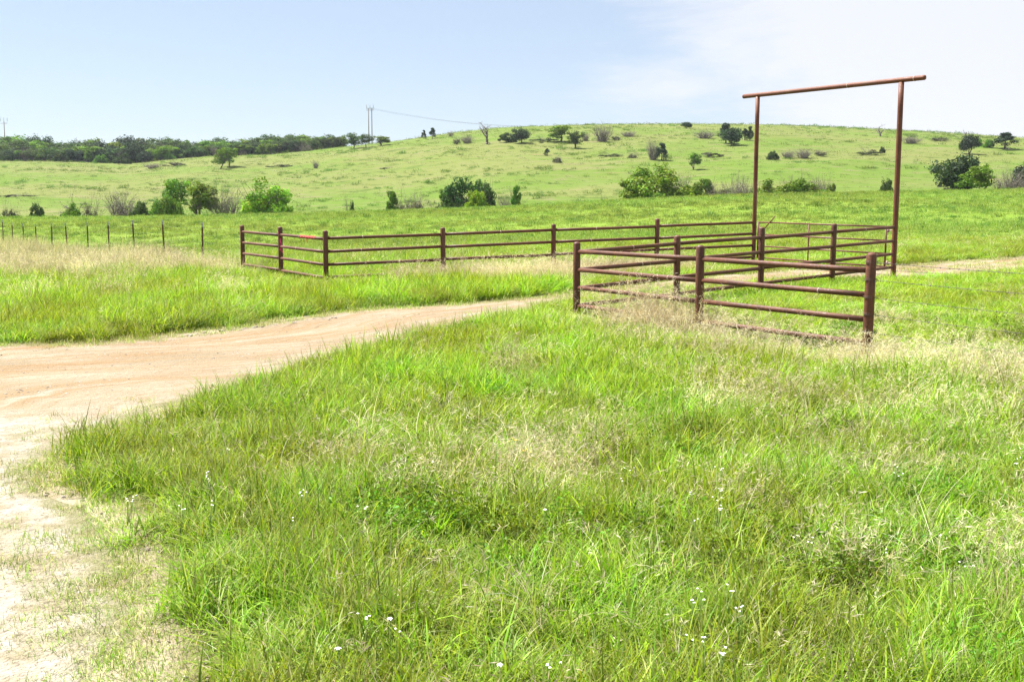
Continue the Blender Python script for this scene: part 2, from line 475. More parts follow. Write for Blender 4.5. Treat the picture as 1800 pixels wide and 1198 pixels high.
# ---------------------------------------------------------------- ground sheet
def axis(segs):
    out = []
    for a, b, st in segs: out.append(np.arange(a, b, st))
    return np.concatenate(out + [np.array([segs[-1][1]])])
gx = axis([(-1500, -1000, 100), (-1000, -420, 40), (-420, -60, 4), (-60, -16, 1.0), (-16, 20, 0.2), (20, 60, 1.0), (60, 420, 4), (420, 1000, 40), (1000, 1500, 100)])
gy = axis([(-200, -10, 20), (-10, -2, 1.0), (-2, 42, 0.2), (42, 140, 0.9), (140, 460, 2.5), (460, 1000, 30), (1000, 1800, 100)])
GX, GY = np.meshgrid(gx, gy)
gz = height(GX, GY)
nx, ny = len(gx), len(gy)
ii = np.arange(nx * ny).reshape(ny, nx)
quads = np.stack((ii[:-1, :-1], ii[:-1, 1:], ii[1:, 1:], ii[1:, :-1]), -1).reshape(-1, 4)
me = np_mesh('ground', np.stack((GX, GY, gz), -1).reshape(-1, 3), quads, smooth=True, mat=M_ground)
dirt = np.zeros(nx * ny)
xf, yf = GX.ravel(), GY.ravel()
sel = (xf > -18) & (xf < 26) & (yf > -3) & (yf < 44)
sdv = road_sd(xf[sel], yf[sel])
dirt[sel] = 1 - sstep(-0.25, 0.55, sdv)
for nm, arr in (('dirt', dirt), ('field', sstep(30, 46, yf)), ('hill', sstep(108, 128, yf))):
    a = me.attributes.new(nm, 'FLOAT', 'POINT'); a.data.foreach_set('value', np.asarray(arr, np.float32))
tag(link_mesh('ground', me), kind='structure')

# road ribbon, 1 cm above the ground sheet
NA = 44
w = np.linspace(0, 1, NA)
jitA = (fbm(np.arange(NR) / 5.0, np.zeros(NR), 61) - 0.5) * 0.7
jitB = (fbm(np.arange(NR) / 4.0, np.zeros(NR) + 9, 62) - 0.5) * 0.6
dv = (B_r - A_r); ln = np.maximum(np.hypot(dv[:, 0], dv[:, 1]), 0.2)[:, None]
A_j = A_r + dv / ln * jitA[:, None]; B_j = B_r - dv / ln * jitB[:, None]
P = A_j[:, None, :] * (1 - w)[None, :, None] + B_j[:, None, :] * w[None, :, None]
px_, py_ = P[..., 0], P[..., 1]
sdr = -road_sd(px_, py_).reshape(px_.shape)
along = np.concatenate(([0], np.cumsum(np.hypot(*np.diff((A_r + B_r) / 2, axis=0).T))))
wid = np.hypot(dv[:, 0], dv[:, 1])
V = w[None, :] * wid[:, None]
edge_d = np.minimum(w, 1 - w)[None, :] * wid[:, None]
rut = -0.035 * (np.exp(-((w[None, :] - 0.30) / 0.07) ** 2) + np.exp(-((w[None, :] - 0.72) / 0.07) ** 2)) * sstep(0.1, 0.9, edge_d)
pz = height(px_, py_) + 0.012 + rut * 0.25 + (fbm(along[:, None] / 1.5 + 0 * V, V * 4, 71) - 0.5) * 0.03 * sstep(0.1, 0.8, edge_d)
pz = np.maximum(pz, height(px_, py_) + 0.008) - 0.03 * (1 - sstep(0.0, 0.16, edge_d))
ii = np.arange(NR * NA).reshape(NR, NA)
quads = np.stack((ii[:-1, :-1], ii[1:, :-1], ii[1:, 1:], ii[:-1, 1:]), -1).reshape(-1, 4)
quads = quads[:, ::-1]
me = np_mesh('dirt_road', np.stack((px_, py_, pz), -1).reshape(-1, 3), quads, smooth=True, mat=M_road)
uvl = me.uv_layers.new(name='UVMap')
vi = np.empty(len(me.loops), np.int32); me.loops.foreach_get('vertex_index', vi)
uvs = np.stack((np.broadcast_to(along[:, None], V.shape), V), -1).reshape(-1, 2)
uvl.data.foreach_set('uv', uvs[vi].astype(np.float32).ravel())
a = me.attributes.new('wheel', 'FLOAT', 'POINT')
wob = (fbm(along[:, None] / 4 + 0 * V, 0 * V + 3, 74) - .5) * .10
ww_ = w[None, :] + wob
whl = np.exp(-((ww_ - .24) / .055) ** 2) + .9 * np.exp(-((ww_ - .56) / .06) ** 2) + .5 * np.exp(-((ww_ - .80) / .05) ** 2)
a.data.foreach_set('value', np.clip(whl, 0, 1).astype(np.float32).ravel())
a = me.attributes.new('pale', 'FLOAT', 'POINT')
a.data.foreach_set('value', (1 - sstep(8.0, 10.5, py_ + 0.22 * px_ + (fbm(px_, py_, 88) - 0.5) * 2)).astype(np.float32).ravel())
a = me.attributes.new('edge', 'FLOAT', 'POINT')
a.data.foreach_set('value', (1 - sstep(0.0, 0.8, sdr)).astype(np.float32).ravel())
tag(link_mesh('dirt_road', me), kind='structure')

# ---------------------------------------------------------------- pipes, fences, gate
def tube(p0, p1, r, seg=14, cap='flat', r1=None, rings=1):
    """verts and faces of a pipe; cap 'dome' rounds the far end, 'domes' both"""
    p0 = Vector(p0); p1 = Vector(p1); d = (p1 - p0); ln = d.length; d = d / ln
    q = d.to_track_quat('Z', 'Y')
    r1 = r if r1 is None else r1
    prof = []                                       # (distance along, radius)
    if cap == 'domes': prof += [(-r * 0.55 * math.cos(a), r * math.sin(a)) for a in (R(12), R(35), R(62))]
    prof += [(ln * k / rings, r + (r1 - r) * k / rings) for k in range(rings + 1)]
    if cap in ('dome', 'domes'): prof += [(ln + r1 * 0.55 * math.cos(a), r1 * math.sin(a)) for a in (R(62), R(35), R(12))]
    vs, fs = [], []
    for h, rr in prof:
        for k in range(seg):
            a = 2 * math.pi * k / seg
            vs.append(p0 + q @ Vector((rr * math.cos(a), rr * math.sin(a), h)))
    for j in range(len(prof) - 1):
        for k in range(seg):
            a, b = j * seg + k, j * seg + (k + 1) % seg
            fs.append((a, b, b + seg, a + seg))
    fs.append(tuple(range(seg))[::-1]); fs.append(tuple(range((len(prof) - 1) * seg, len(prof) * seg)))
    return vs, fs

class MB:
    def __init__(s): s.v, s.f = [], []
    def add(s, vf):
        o = len(s.v); s.v += [tuple(p) for p in vf[0]]; s.f += [tuple(i + o for i in f) for f in vf[1]]; return s
    def build(s, name, m, parent=None, origin=None, smooth=True):
        me = bpy.data.meshes.new(name)
        ov = Vector(origin) if origin is not None else (Vector(parent.location) if parent else Vector((0, 0, 0)))
        me.from_pydata([tuple(Vector(p) - ov) for p in s.v], [], s.f)
        if smooth:
            me.polygons.foreach_set('use_smooth', [len(f) == 4 for f in s.f])
        me.update()
        return link_mesh(name, me, m, parent)

def pipe(name, p0, p1, r, m, parent, **k):
    return MB().add(tube(p0, p1, r, **k)).build(name, m, parent)

RAIL_Z = (0.25, 0.58, 0.91, 1.24)
POST_R, RAIL_R = 0.066, 0.039

def build_pipe_fence(label, runs, origin):
    """runs: list of (start, end, bays, post_at_start, post_at_end); straight rails between the ends of a bay"""
    root = empty('pipe_fence', origin)
    tag(root, label, 'fence', 'pipe fences flanking the drive')
    rng = random.Random(len(label))
    for a, b, bays, ps, pe in runs:
        pts = [a.lerp(b, k / bays) for k in range(bays + 1)]
        for k, p in enumerate(pts):
            if (k == 0 and not ps) or (k == bays and not pe): continue
            dx, dy = rng.uniform(-0.012, 0.012), rng.uniform(-0.012, 0.012)
            ht = 1.40 + rng.uniform(-0.03, 0.03)
            pipe('post', p - Vector((0, 0, 0.35)), p + Vector((dx, dy, ht)), POST_R, M_pipe, root, cap='dome', seg=20, rings=3)
        for k in range(bays):
            d = (pts[k + 1] - pts[k]).normalized()
            for z in RAIL_Z:
                s = Vector((0, 0, z + rng.uniform(-0.012, 0.012))); e = Vector((0, 0, z + rng.uniform(-0.012, 0.012)))
                r0 = 0.05
                rl = pipe('rail', pts[k] + s + d * r0, pts[k + 1] + e - d * r0, RAIL_R, M_pipe, root, seg=16, rings=4)
                if rng.random() < 0.45:          # bright weld ring where two lengths of pipe meet
                    tt = rng.uniform(0.08, 0.92)
                    c0 = (pts[k] + s).lerp(pts[k + 1] + e, tt)
                    wl = MB().add(tube(c0 - d * 0.011, c0 + d * 0.011, RAIL_R + 0.004, seg=16)).build('weld', M_weld, rl, origin=root.location)
    return root

def lift(p, q, t): return p.lerp(q, t)
left_fence = build_pipe_fence('brown pipe fence behind the dirt drive with red tape on its rail',
                              [(WE, WF, 2, True, True), (WF, GL, 4, False, False)], WF)
right_fence = build_pipe_fence('nearer brown pipe fence whose end post carries the barbed wire',
                               [(FR, CO, 2, True, True), (CO, GR, 4, False, False)], CO)

# tall frame over the gate
gf = empty('gate_frame', GL.lerp(GR, 0.5))
tag(gf, 'tall red brown pipe frame standing over the gate', 'gate frame')
BEAM_L, BEAM_R = 5.23, 5.17
gdir = (GR - GL); gdir.z = 0; gdir.normalize()
pipe('post', GL - Vector((0, 0, .4)), Vector((GL.x, GL.y, BEAM_L - 0.05)), 0.060, M_frame, gf, seg=20, rings=8)
pipe('post', GR - Vector((0, 0, .4)), Vector((GR.x, GR.y, BEAM_R - 0.05)), 0.066, M_frame, gf, seg=20, rings=8)
bl = Vector((GL.x, GL.y, BEAM_L)) - gdir * 0.55
br = Vector((GR.x, GR.y, BEAM_R)) + gdir * 0.66
bm_ = pipe('beam', bl, br, 0.062, M_frame, gf, cap='domes', seg=20, rings=8)
for tt in (0.62, 0.955):
    c0 = bl.lerp(br, tt); dd = (br - bl).normalized()
    MB().add(tube(c0 - dd * 0.012, c0 + dd * 0.012, 0.066, seg=20)).build('weld', M_weld, bm_, origin=gf.location)

# tubular gate in the opening
g0 = GL + gdir * 0.16; g1 = GR - gdir * 0.20
pg = empty('pipe_gate', g0)
tag(pg, 'low red brown tube gate closing the opening under the tall frame', 'gate')
for k, z in enumerate((1.25, 0.90, 0.57, 0.24)):
    pipe('rail', g0 + Vector((0, 0, z)), g1 + Vector((0, 0, z)), 0.021, M_gate, pg, seg=10)
for tt in (0.0, 0.42, 0.985):
    b = g0.lerp(g1, tt)
    pipe('upright', b + Vector((0, 0, 0.24)), b + Vector((0, 0, 1.25)), 0.024 if tt != 0.42 else 0.018, M_gate, pg, seg=10)
for z in (0.34, 1.16):
    b = g1 + Vector((0, 0, z))
    MB().add(tube(b - gdir * 0.02, b + gdir * 0.16, 0.016, seg=8)).add(tube(b + gdir * 0.0 - Vector((0, 0, .05)), b + Vector((0, 0, .05)), 0.03, seg=10)).build('hinge', M_weld, pg)
# latch bar leaning up from the gate end
lb = g0 + gdir * 0.10
pipe('latch_bar', lb + Vector((0, -0.03, 0.95)), lb + gdir * 0.52 + Vector((0, -0.03, 1.42)), 0.016, M_frame, pg, seg=10)

# barbed wire
def wire_path(pts, r, seg=5):
    mb = MB()
    for a, b in zip(pts[:-1], pts[1:]): mb.add(tube(a, b, r, seg=seg))
    return mb
def strand(a, b, r, sag=0.012, n=10, barbs=0.0, rng=random):
    pts = []
    for k in range(n + 1):
        t = k / n
        p = Vector(a).lerp(Vector(b), t); p.z -= 4 * sag * t * (1 - t); pts.append(p)
    mb = wire_path(pts, r)
    if barbs:
        ln = (Vector(b) - Vector(a)).length; d = (Vector(b) - Vector(a)).normalized(); sdv = Vector((-d.y, d.x, 0))
        s = barbs * 0.5
        while s < ln:
            t = s / ln; p = Vector(a).lerp(Vector(b), t); p.z -= 4 * sag * t * (1 - t)
            an = rng.uniform(0, 3.14); v = (sdv * math.cos(an) + Vector((0, 0, 1)) * math.sin(an)) * 0.016
            mb.add(tube(p - v, p + v, r * 0.9, seg=4)); mb.add(tube(p - d * 0.008, p + d * 0.008, r * 1.9, seg=5))
            s += barbs
    return mb

def t_post(root, p, h, lean=(0, 0)):
    """steel T-section stake with pale tip"""
    mb = MB()
    def box(x0, x1, y0, y1, z0, z1):
        vs = [Vector((x, y, z)) for z in (z0, z1) for x, y in ((x0, y0), (x1, y0), (x1, y1), (x0, y1))]
        vs = [p + v + Vector((lean[0] * v.z, lean[1] * v.z, 0)) for v in vs]
        fs = [(3, 2, 1, 0), (4, 5, 6, 7), (0, 1, 5, 4), (1, 2, 6, 5), (2, 3, 7, 6), (3, 0, 4, 7)]
        return vs, fs
    mb.add(box(-.028, .028, -.006, .006, -.3, h - .16)); mb.add(box(-.007, .007, .006, .048, -.3, h - .16))
    for k in range(int(h / 0.09)):
        mb.add(box(-.012, .012, -.013, -.006, .12 + k * .085, .15 + k * .085))
    post = mb.build('post', M_tpost, root, smooth=False)
    mb = MB(); mb.add(box(-.029, .029, -.007, .007, h - .16, h)); mb.add(box(-.008, .008, .007, .049, h - .16, h))
    mb.build('tip', M_tip, post, origin=root.location, smooth=False)

wdir = Vector((FR.x - CO.x, FR.y - CO.y, 0)).normalized()
wf = empty('barbed_wire_fence', FR)
tag(wf, 'rusty barbed wire strung to the right of the big end post', 'wire fence')
rng = random.Random(4)
e1 = FR + wdir * 3.8; e1.z = float(height(e1.x, e1.y))
e2 = FR + wdir * 7.6; e2.z = float(height(e2.x, e2.y))
for k, z in enumerate((1.335, 1.105, 0.87, 0.645, 0.41)):
    a = FR + wdir * 0.075 + Vector((0, 0, z)); b = e1 + Vector((0, 0, z - 0.03)); c = e2 + Vector((0, 0, z - 0.03))
    mb = strand(a, b, 0.0030, 0.02, 12, 0.13, rng)
    mb2 = strand(b, c, 0.0030, 0.02, 6, 0.26, rng)
    mb.add((mb2.v, mb2.f))
    # wraps round the post and the twisted tail
    for q in range(2):
        n = 16; pr = 0.071
        pts = [FR + Vector((pr * math.cos(i / n * 6.283), pr * math.sin(i / n * 6.283), z + q * 0.018 + rng.uniform(-.004, .004))) for i in range(n + 1)]
        w_ = wire_path(pts, 0.0026); mb.add((w_.v, w_.f))
    pts = [a + Vector((0.03 * math.sin(i * 1.1) + i * 0.006, 0.02 * math.cos(i * 1.1), 0.028 * math.cos(i * 0.9))) for i in range(8)]
    w_ = wire_path(pts, 0.003); mb.add((w_.v, w_.f))
    mb.build('wire', M_wire, wf)
t_post(wf, e1, 1.42); t_post(wf, e2, 1.42)

lf = empty('barbed_wire_fence', WE)
tag(lf, 'line of thin rusty steel posts and wire running off through tan grass', 'wire fence')
step = Vector((-2.09, 3.0, 0)); tp = []
rng = random.Random(8)
for px_post in (357, 291, 238, 194, 157, 121, 94, 67, 45, 26, 9, -8):
    k = len(tp) + 1
    p = WE + step * k; u = (px_post - 900) / F_PX
    p.x = u * p.y; p.z = float(height(p.x, p.y)); tp.append(p)
    if True: t_post(lf, p, 1.50 + rng.uniform(-.05, .05), (rng.uniform(-.03, .03), rng.uniform(-.03, .03)))
for z in (1.30, 1.06, 0.83, 0.6, 0.4):
    mb = MB(); pts = [WE] + tp
    for a, b in zip(pts[:-1], pts[1:]):
        s_ = strand(a + Vector((0, 0, z)), b + Vector((0, 0, z)), 0.0022, 0.015, 4); mb.add((s_.v, s_.f))
    mb.build('wire', M_wire, lf)

# flagging tape on the left fence
mid = WE.lerp(WF, 0.5)
mb = MB(); rng = random.Random(3)
def ribbon(pts, wd, thick=0.002):
    vs, fs = [], []
    for k, (p, sv) in enumerate(pts):
        nrm = Vector((0.3, -1, 0.1)).normalized() * thick
        vs += [p - sv * wd / 2, p + sv * wd / 2, p + sv * wd / 2 + nrm, p - sv * wd / 2 + nrm]
    for k in range(len(pts) - 1):
        for j in range(4):
            a, b = k * 4 + j, k * 4 + (j + 1) % 4
            fs.append((a, b, b + 4, a + 4))
    fs += [(3, 2, 1, 0), tuple(len(pts) * 4 - 4 + j for j in range(4))]
    return vs, fs
fd = (WF - WE).normalized()
base = mid + Vector((0.035, -0.085, 1.27))
mb.add(ribbon([(base + Vector((0.02 * math.sin(k * 1.3), 0, -0.052 * k)), Vector((math.cos(k * .7), -0.3 * math.sin(k * .7), .1))) for k in range(10)], 0.045))
mb.add(ribbon([(base + Vector((-0.03 + 0.012 * k, -.01, -0.045 * k - 0.25)), Vector((math.cos(k * .9 + 1), 0, .2))) for k in range(7)], 0.04))
n = 18; pr = 0.070
mb.add(ribbon([(mid + Vector((pr * math.cos(i / n * 6.28), pr * math.sin(i / n * 6.28), 1.30)), Vector((0, 0, 1))) for i in range(n + 1)], 0.035))
mb.build('flagging_tape', M_pink, None, smooth=False)
tag(bpy.data.objects['flagging_tape'], 'bright pink flagging tape hanging from the middle post of the left fence', 'tape')
mb = MB(); q0 = mid.lerp(WF, 0.50) + Vector((0, 0, 1.24)); q1 = mid.lerp(WF, 0.82) + Vector((0, 0, 1.24))
dd = (q1 - q0).normalized(); up = Vector((0, 0, 1)); sv = dd.cross(up)
n = 60
mb.add(ribbon([(q0.lerp(q1, i / n) + (up * math.cos(i * .95) + sv * math.sin(i * .95)) * 0.0435, dd) for i in range(n + 1)], 0.05))
mb.add(ribbon([(q0.lerp(q1, .35) + Vector((0.006 * k, -0.05, -0.02 - 0.03 * k)), dd) for k in range(5)], 0.045))
o = mb.build('flagging_tape', M_red, None, smooth=False)
tag(o, 'red flagging tape wound round the top rail beside the corner post', 'tape')

# ---------------------------------------------------------------- trees and shrubs
def leaf_cloud(rs, centers, radii, n_per, size, cols, squash=0.8, shell=0.55):
    """leaf-sized quads spread through overlapping clumps"""
    V, Q, K = [], [], []
    for c, r, n, col in zip(centers, radii, n_per, cols):
        d = rs.normal(size=(n, 3)); d /= np.linalg.norm(d, axis=1)[:, None]
        rad = r * (shell + (1 - shell) * rs.random(n) ** 0.6)
        rad = np.where(rs.random(n) < 0.25, r * rs.random(n), rad) * np.where(rs.random(n) < .18, rs.uniform(1.0, 1.55, n), 1)
        p = c + d * rad[:, None] * np.array([1, 1, squash])
        nr = d + rs.normal(size=(n, 3)) * 0.75 + np.array([0, 0, 0.35]); nr /= np.linalg.norm(nr, axis=1)[:, None]
        a = np.cross(nr, rs.normal(size=(n, 3))); a /= np.linalg.norm(a, axis=1)[:, None]
        b = np.cross(nr, a)
        s = (size * (0.6 + 0.8 * rs.random(n)))[:, None]
        q = np.stack((p - a * s * .5, p + b * s * .28, p + a * s * .5, p - b * s * .28), 1)
        o = sum(len(v) for v in V)
        V.append(q.reshape(-1, 3)); Q.append(np.arange(n * 4).reshape(n, 4) + o)
        cc = np.clip(np.array(col) * (0.75 + 0.5 * rs.random((n, 1))) * (1 + 0.12 * rs.normal(size=(n, 3))), 0.003, 0.6)
        K.append(np.repeat(cc, 4, 0))
    return np.concatenate(V), np.concatenate(Q), np.concatenate(K)

def draw_in(c, r, cs, rr):
    """pull a clump that would hang free up against its nearest neighbour"""
    g = [np.linalg.norm(c - q) - .8 * (r + s) for q, s in zip(cs, rr)]
    k = int(np.argmin(g))
    if g[k] <= 0: return c
    v = c - cs[k]
    return c - v / np.linalg.norm(v) * g[k]

def limb(rs, mb, p, d, ln, r, depth, spread, tips, droop=0.0, seg=6, kids=(2, 4)):
    n = 4; pts = [Vector(p)]; d = Vector(d).normalized()
    for k in range(n):
        d = (d + Vector(rs.normal(size=3) * 0.16) + Vector((0, 0, 0.05 - droop))).normalized()
        pts.append(pts[-1] + d * (ln / n))
    for k in range(n):
        mb.add(tube(pts[k], pts[k + 1], r * (1 - 0.55 * k / n), seg=seg, r1=r * (1 - 0.55 * (k + 1) / n)))
    if depth == 0:
        tips.append(pts[-1]); return
    for k in range(rs.integers(kids[0], kids[1] + 1)):
        j = rs.integers(2, n + 1)
        nd = (d + Vector(rs.normal(size=3) * spread)).normalized()
        limb(rs, mb, pts[j], nd, ln * rs.uniform(0.5, 0.8), r * 0.45, depth - 1, spread, tips, droop, max(3, seg - 1), kids)
    tips.append(pts[-1])

def mesh_of(mb, name, m):
    me = bpy.data.meshes.new(name); me.from_pydata(mb.v, [], mb.f)
    me.polygons.foreach_set('use_smooth', [len(f) == 4 for f in mb.f]); me.update(); me.materials.append(m)
    return me

PROTO = {}        # kind -> list of (list of (part name, mesh), base height, base width)
def bounds(parts):
    lo = np.array([1e9] * 3); hi = -lo
    for _, me in parts:
        co = np.empty(len(me.vertices) * 3, np.float32); me.vertices.foreach_get('co', co); co = co.reshape(-1, 3)
        lo = np.minimum(lo, np.percentile(co, 3, axis=0)); hi = np.maximum(hi, np.percentile(co, 97.5, axis=0))
    return hi[2], max(hi[0] - lo[0], 0.1)
def proto(kind, parts):
    PROTO.setdefault(kind, []).append((parts, *bounds(parts)))

OAK = (0.050, 0.090, 0.022); DARK = (0.026, 0.050, 0.020); MID = (0.100, 0.190, 0.014); BRIGHT = (0.185, 0.300, 0.016)
GREY = (0.105, 0.115, 0.062)

def make_oak(seed, col, H=6.0, W=6.0, clumps=26, leaves=210, trunk=True, kind='oak'):
    rs = np.random.default_rng(seed)
    mb = MB(); tips = []
    for s in range(1 if rs.random() < .6 else 2):
        limb(rs, mb, (0, 0, -0.2), (rs.normal() * .12, rs.normal() * .12, 1), H * 0.42, 0.17, 2, 0.55, tips, kids=(2, 3))
    cs, rr, nn, cc = [], [], [], []
    for k in range(clumps):
        a = rs.uniform(0, 6.28); rad = W * 0.5 * rs.random() ** 0.75 * 0.74
        zz = H * (0.26 + 0.60 * rs.random() * (1 - (rad / (W * .62)) ** 2 * 0.6))
        r = W * rs.uniform(0.085, 0.16) * (1.2 - .5 * rad / (W * .5))
        c_ = np.array([rad * math.cos(a), rad * math.sin(a), zz])
        if cs: c_ = draw_in(c_, r, cs, rr)
        cs.append(c_); rr.append(r); nn.append(int(leaves * (r / (W * .15)) ** 2 * rs.uniform(.6, 1.1)))
        cc.append(np.array(col) * rs.uniform(0.7, 1.5) * np.array([rs.uniform(.9, 1.2), 1, rs.uniform(.8, 1.2)]))
    v, q, k = leaf_cloud(rs, cs, rr, nn, 0.30, cc)
    proto(kind, [('trunk', mesh_of(mb, 'trunk', M_bark)), ('crown', np_mesh('crown', v, q, cols=k, mat=M_leaf))])

def make_bush(seed, col, H=3.0, W=4.0, clumps=48, leaves=200, kind='bush', low=0.05, twigs=0, size=0.17):
    rs = np.random.default_rng(seed)
    mb = MB(); tips = []
    for s in range(7):
        a = rs.uniform(0, 6.28)
        limb(rs, mb, (0, 0, -.1), (0.9 * math.cos(a), 0.9 * math.sin(a), 1), H * 0.5, 0.035, 1, 0.5, tips, seg=5)
    for s in range(twigs):
        a = rs.uniform(0, 6.28); q = W * .4 * math.sqrt(rs.random())
        limb(rs, mb, (0, 0, -.1), (.9 * q * math.cos(a), .9 * q * math.sin(a), 1), H * rs.uniform(.5, .8), 0.032, 2, 0.35, tips, seg=4, kids=(2, 4))
    cs, rr, nn, cc = [], [], [], []
    for k in range(clumps):
        a = rs.uniform(0, 6.28); f = rs.random() ** 0.5; rad = W * 0.5 * f * 0.84
        top = H * (1 - .68 * f ** 3) * rs.uniform(.75, .95)
        zz = H * low + (top - H * .22) * rs.random() ** 0.75
        r = min(W, H * 1.3) * rs.uniform(0.07, 0.15) * (1.15 - .35 * f)
        c_ = np.array([rad * math.cos(a), rad * math.sin(a) * .8, max(zz, r * .5)])
        if cs: c_ = draw_in(c_, r, cs, rr)
        cs.append(c_); rr.append(r); nn.append(int(leaves * rs.uniform(.6, 1.2)))
        cc.append(np.array(col) * rs.uniform(0.7, 1.35) * np.array([rs.uniform(.88, 1.2), 1, rs.uniform(.8, 1.2)]))
    v, q, k = leaf_cloud(rs, cs, rr, nn, size, cc)
    proto(kind, [('stems', mesh_of(mb, 'stems', M_twig if twigs else M_bark)), ('foliage', np_mesh('foliage', v, q, cols=k, mat=M_leaf))])

def make_juniper(seed, H=5.0, W=3.0, kind='juniper', col=DARK):
    rs = np.random.default_rng(seed)
    mb = MB(); tips = []
    mb.add(tube((0, 0, -.2), (0.05, 0, H * .9), 0.12, seg=8, r1=0.02, rings=4))
    cs, rr, nn, cc = [], [], [], []
    for k in range(20):
        f = rs.random() ** 0.8; a = rs.uniform(0, 6.28)
        wr = W * .5 * (1 - f) ** 0.7 * rs.uniform(.5, .95)
        cs.append(np.array([wr * math.cos(a), wr * math.sin(a), H * (.10 + .82 * f)])); rr.append(W * (.10 + .12 * (1 - f))); nn.append(230)
        cc.append(np.array(col) * rs.uniform(.8, 1.35))
    v, q, k = leaf_cloud(rs, cs, rr, nn, 0.20, cc, squash=1.1)
    proto(kind, [('trunk', mesh_of(mb, 'trunk', M_bark)), ('crown', np_mesh('crown', v, q, cols=k, mat=M_leaf))])

def make_bare_shrub(seed, H=3.0, W=3.0, stems=70, kind='bare_shrub', m=None, depth=2, r=0.034):
    rs = np.random.default_rng(seed); mb = MB(); tips = []
    for s in range(stems):
        a = rs.uniform(0, 6.28); q = W * .32 * math.sqrt(rs.random())
        limb(rs, mb, (.55 * q * math.cos(a), .55 * q * math.sin(a), -.1), (.42 * math.cos(a) * q + .16 * rs.normal(), .42 * math.sin(a) * q + .16 * rs.normal(), 1), H * rs.uniform(.32, .55), r, depth, 0.36, tips, seg=4, kids=(2, 3))
    proto(kind, [('', mesh_of(mb, kind, m or M_twig))])

def make_bare_tree(seed, H=5.0, kind='bare_tree'):
    rs = np.random.default_rng(seed); mb = MB(); tips = []
    limb(rs, mb, (0, 0, -.2), (0, 0, 1), H * .42, 0.16, 3, 0.55, tips, seg=7, kids=(3, 4))
    proto(kind, [('', mesh_of(mb, kind, M_deadwood))])

for s in range(4): make_oak(10 + s, OAK, 6.5, 6.0 + s * .5)
for s in range(2): make_oak(20 + s, DARK, 5.2, 7.0, 46, 230, kind='dark_oak')
for s in range(3): make_oak(30 + s, MID, 6.5, 5.5, 24, 210, kind='green_oak')
for s in range(3): make_bush(40 + s, MID, kind='bush')
for s in range(2): make_bush(50 + s, BRIGHT, 3.2, 4.2, kind='bright_bush')
for s in range(2): make_bush(58 + s * 30, MID, 3.6, 2.3, 44, 170, kind='upright_bush', low=.12)
make_bush(57, (.135, .235, .016), 3.2, 4.8, 60, kind='fresh_bush')
for s in range(3): make_bush(60 + s, (.048, .095, .018), 3.0, 4.2, kind='dark_bush')
for s in range(3): make_bush(70 + s, GREY, 2.6, 3.6, 30, 75, kind='grey_bush', twigs=22, size=.16)
for s in range(2): make_bush(80 + s, (.080, .110, .042), 1.6, 5.0, 24, 60, kind='low_shrub', twigs=10, size=.18)
for s in range(3): make_juniper(90 + s)
for s in range(3): make_bare_shrub(100 + s)
make_bare_shrub(105, 3.4, 1.2, 12, kind='sapling', depth=2, r=.045)
make_bare_shrub(106, 3.2, 3.6, 7, kind='dark_bare_shrub', m=M_deadwood, depth=3, r=.10)
for s in range(2): make_bare_tree(110 + s)

NAMES = {'oak': ('oak_tree', 'tree'), 'dark_oak': ('oak_tree', 'tree'), 'green_oak': ('oak_tree', 'tree'), 'juniper': ('juniper_tree', 'tree'),
         'bush': ('green_bush', 'bush'), 'bright_bush': ('green_bush', 'bush'), 'upright_bush': ('green_bush', 'bush'), 'fresh_bush': ('green_bush', 'bush'), 'dark_bush': ('green_bush', 'bush'), 'grey_bush': ('grey_bush', 'bush'),
         'low_shrub': ('low_shrub', 'bush'), 'bare_shrub': ('bare_shrub', 'bush'), 'dark_bare_shrub': ('bare_shrub', 'bush'),
         'sapling': ('bare_sapling', 'tree'), 'bare_tree': ('bare_tree', 'tree')}
USED = {}
def plant(kind, p, hh, ww, label, group=None, rz=None):
    lst = PROTO[kind]; n = USED.get(kind, 0); USED[kind] = n + 1
    parts, H, W = lst[n % len(lst)]
    nm, cat = NAMES[kind]
    rr = random.Random(n * 7 + len(label) + int(p.y * 10))
    if parts[0][0] == '':
        root = link_mesh(nm, parts[0][1]); root.location = p
    else:
        root = empty(nm, p)
        for pn, me in parts: link_mesh(pn, me, None, root)
    root.rotation_euler = (0, 0, rr.choice((0, math.pi)) + rr.uniform(-.5, .5) if rz is None else rz)
    sy = ww / W
    root.scale = (sy, sy * 0.9, hh / H)
    tag(root, label, cat, group)
    return root

def shrub(kind, px, top, base, wpx, label, d=None, group=None):
    """a plant whose picture is wpx wide and reaches from base up to top (photo pixels)"""
    if d is None:
        p = hit(px, base); h = (base - top) * p.y / F_PX
    else:
        p = at_depth(px, d)
        v = ray(px, top)
        h = CAM_Z + v[2] * d - p.z                       # reaches the sight line of its top
    return plant(kind, p, max(h, .3), max(wpx * p.y / F_PX, .2), label, group)

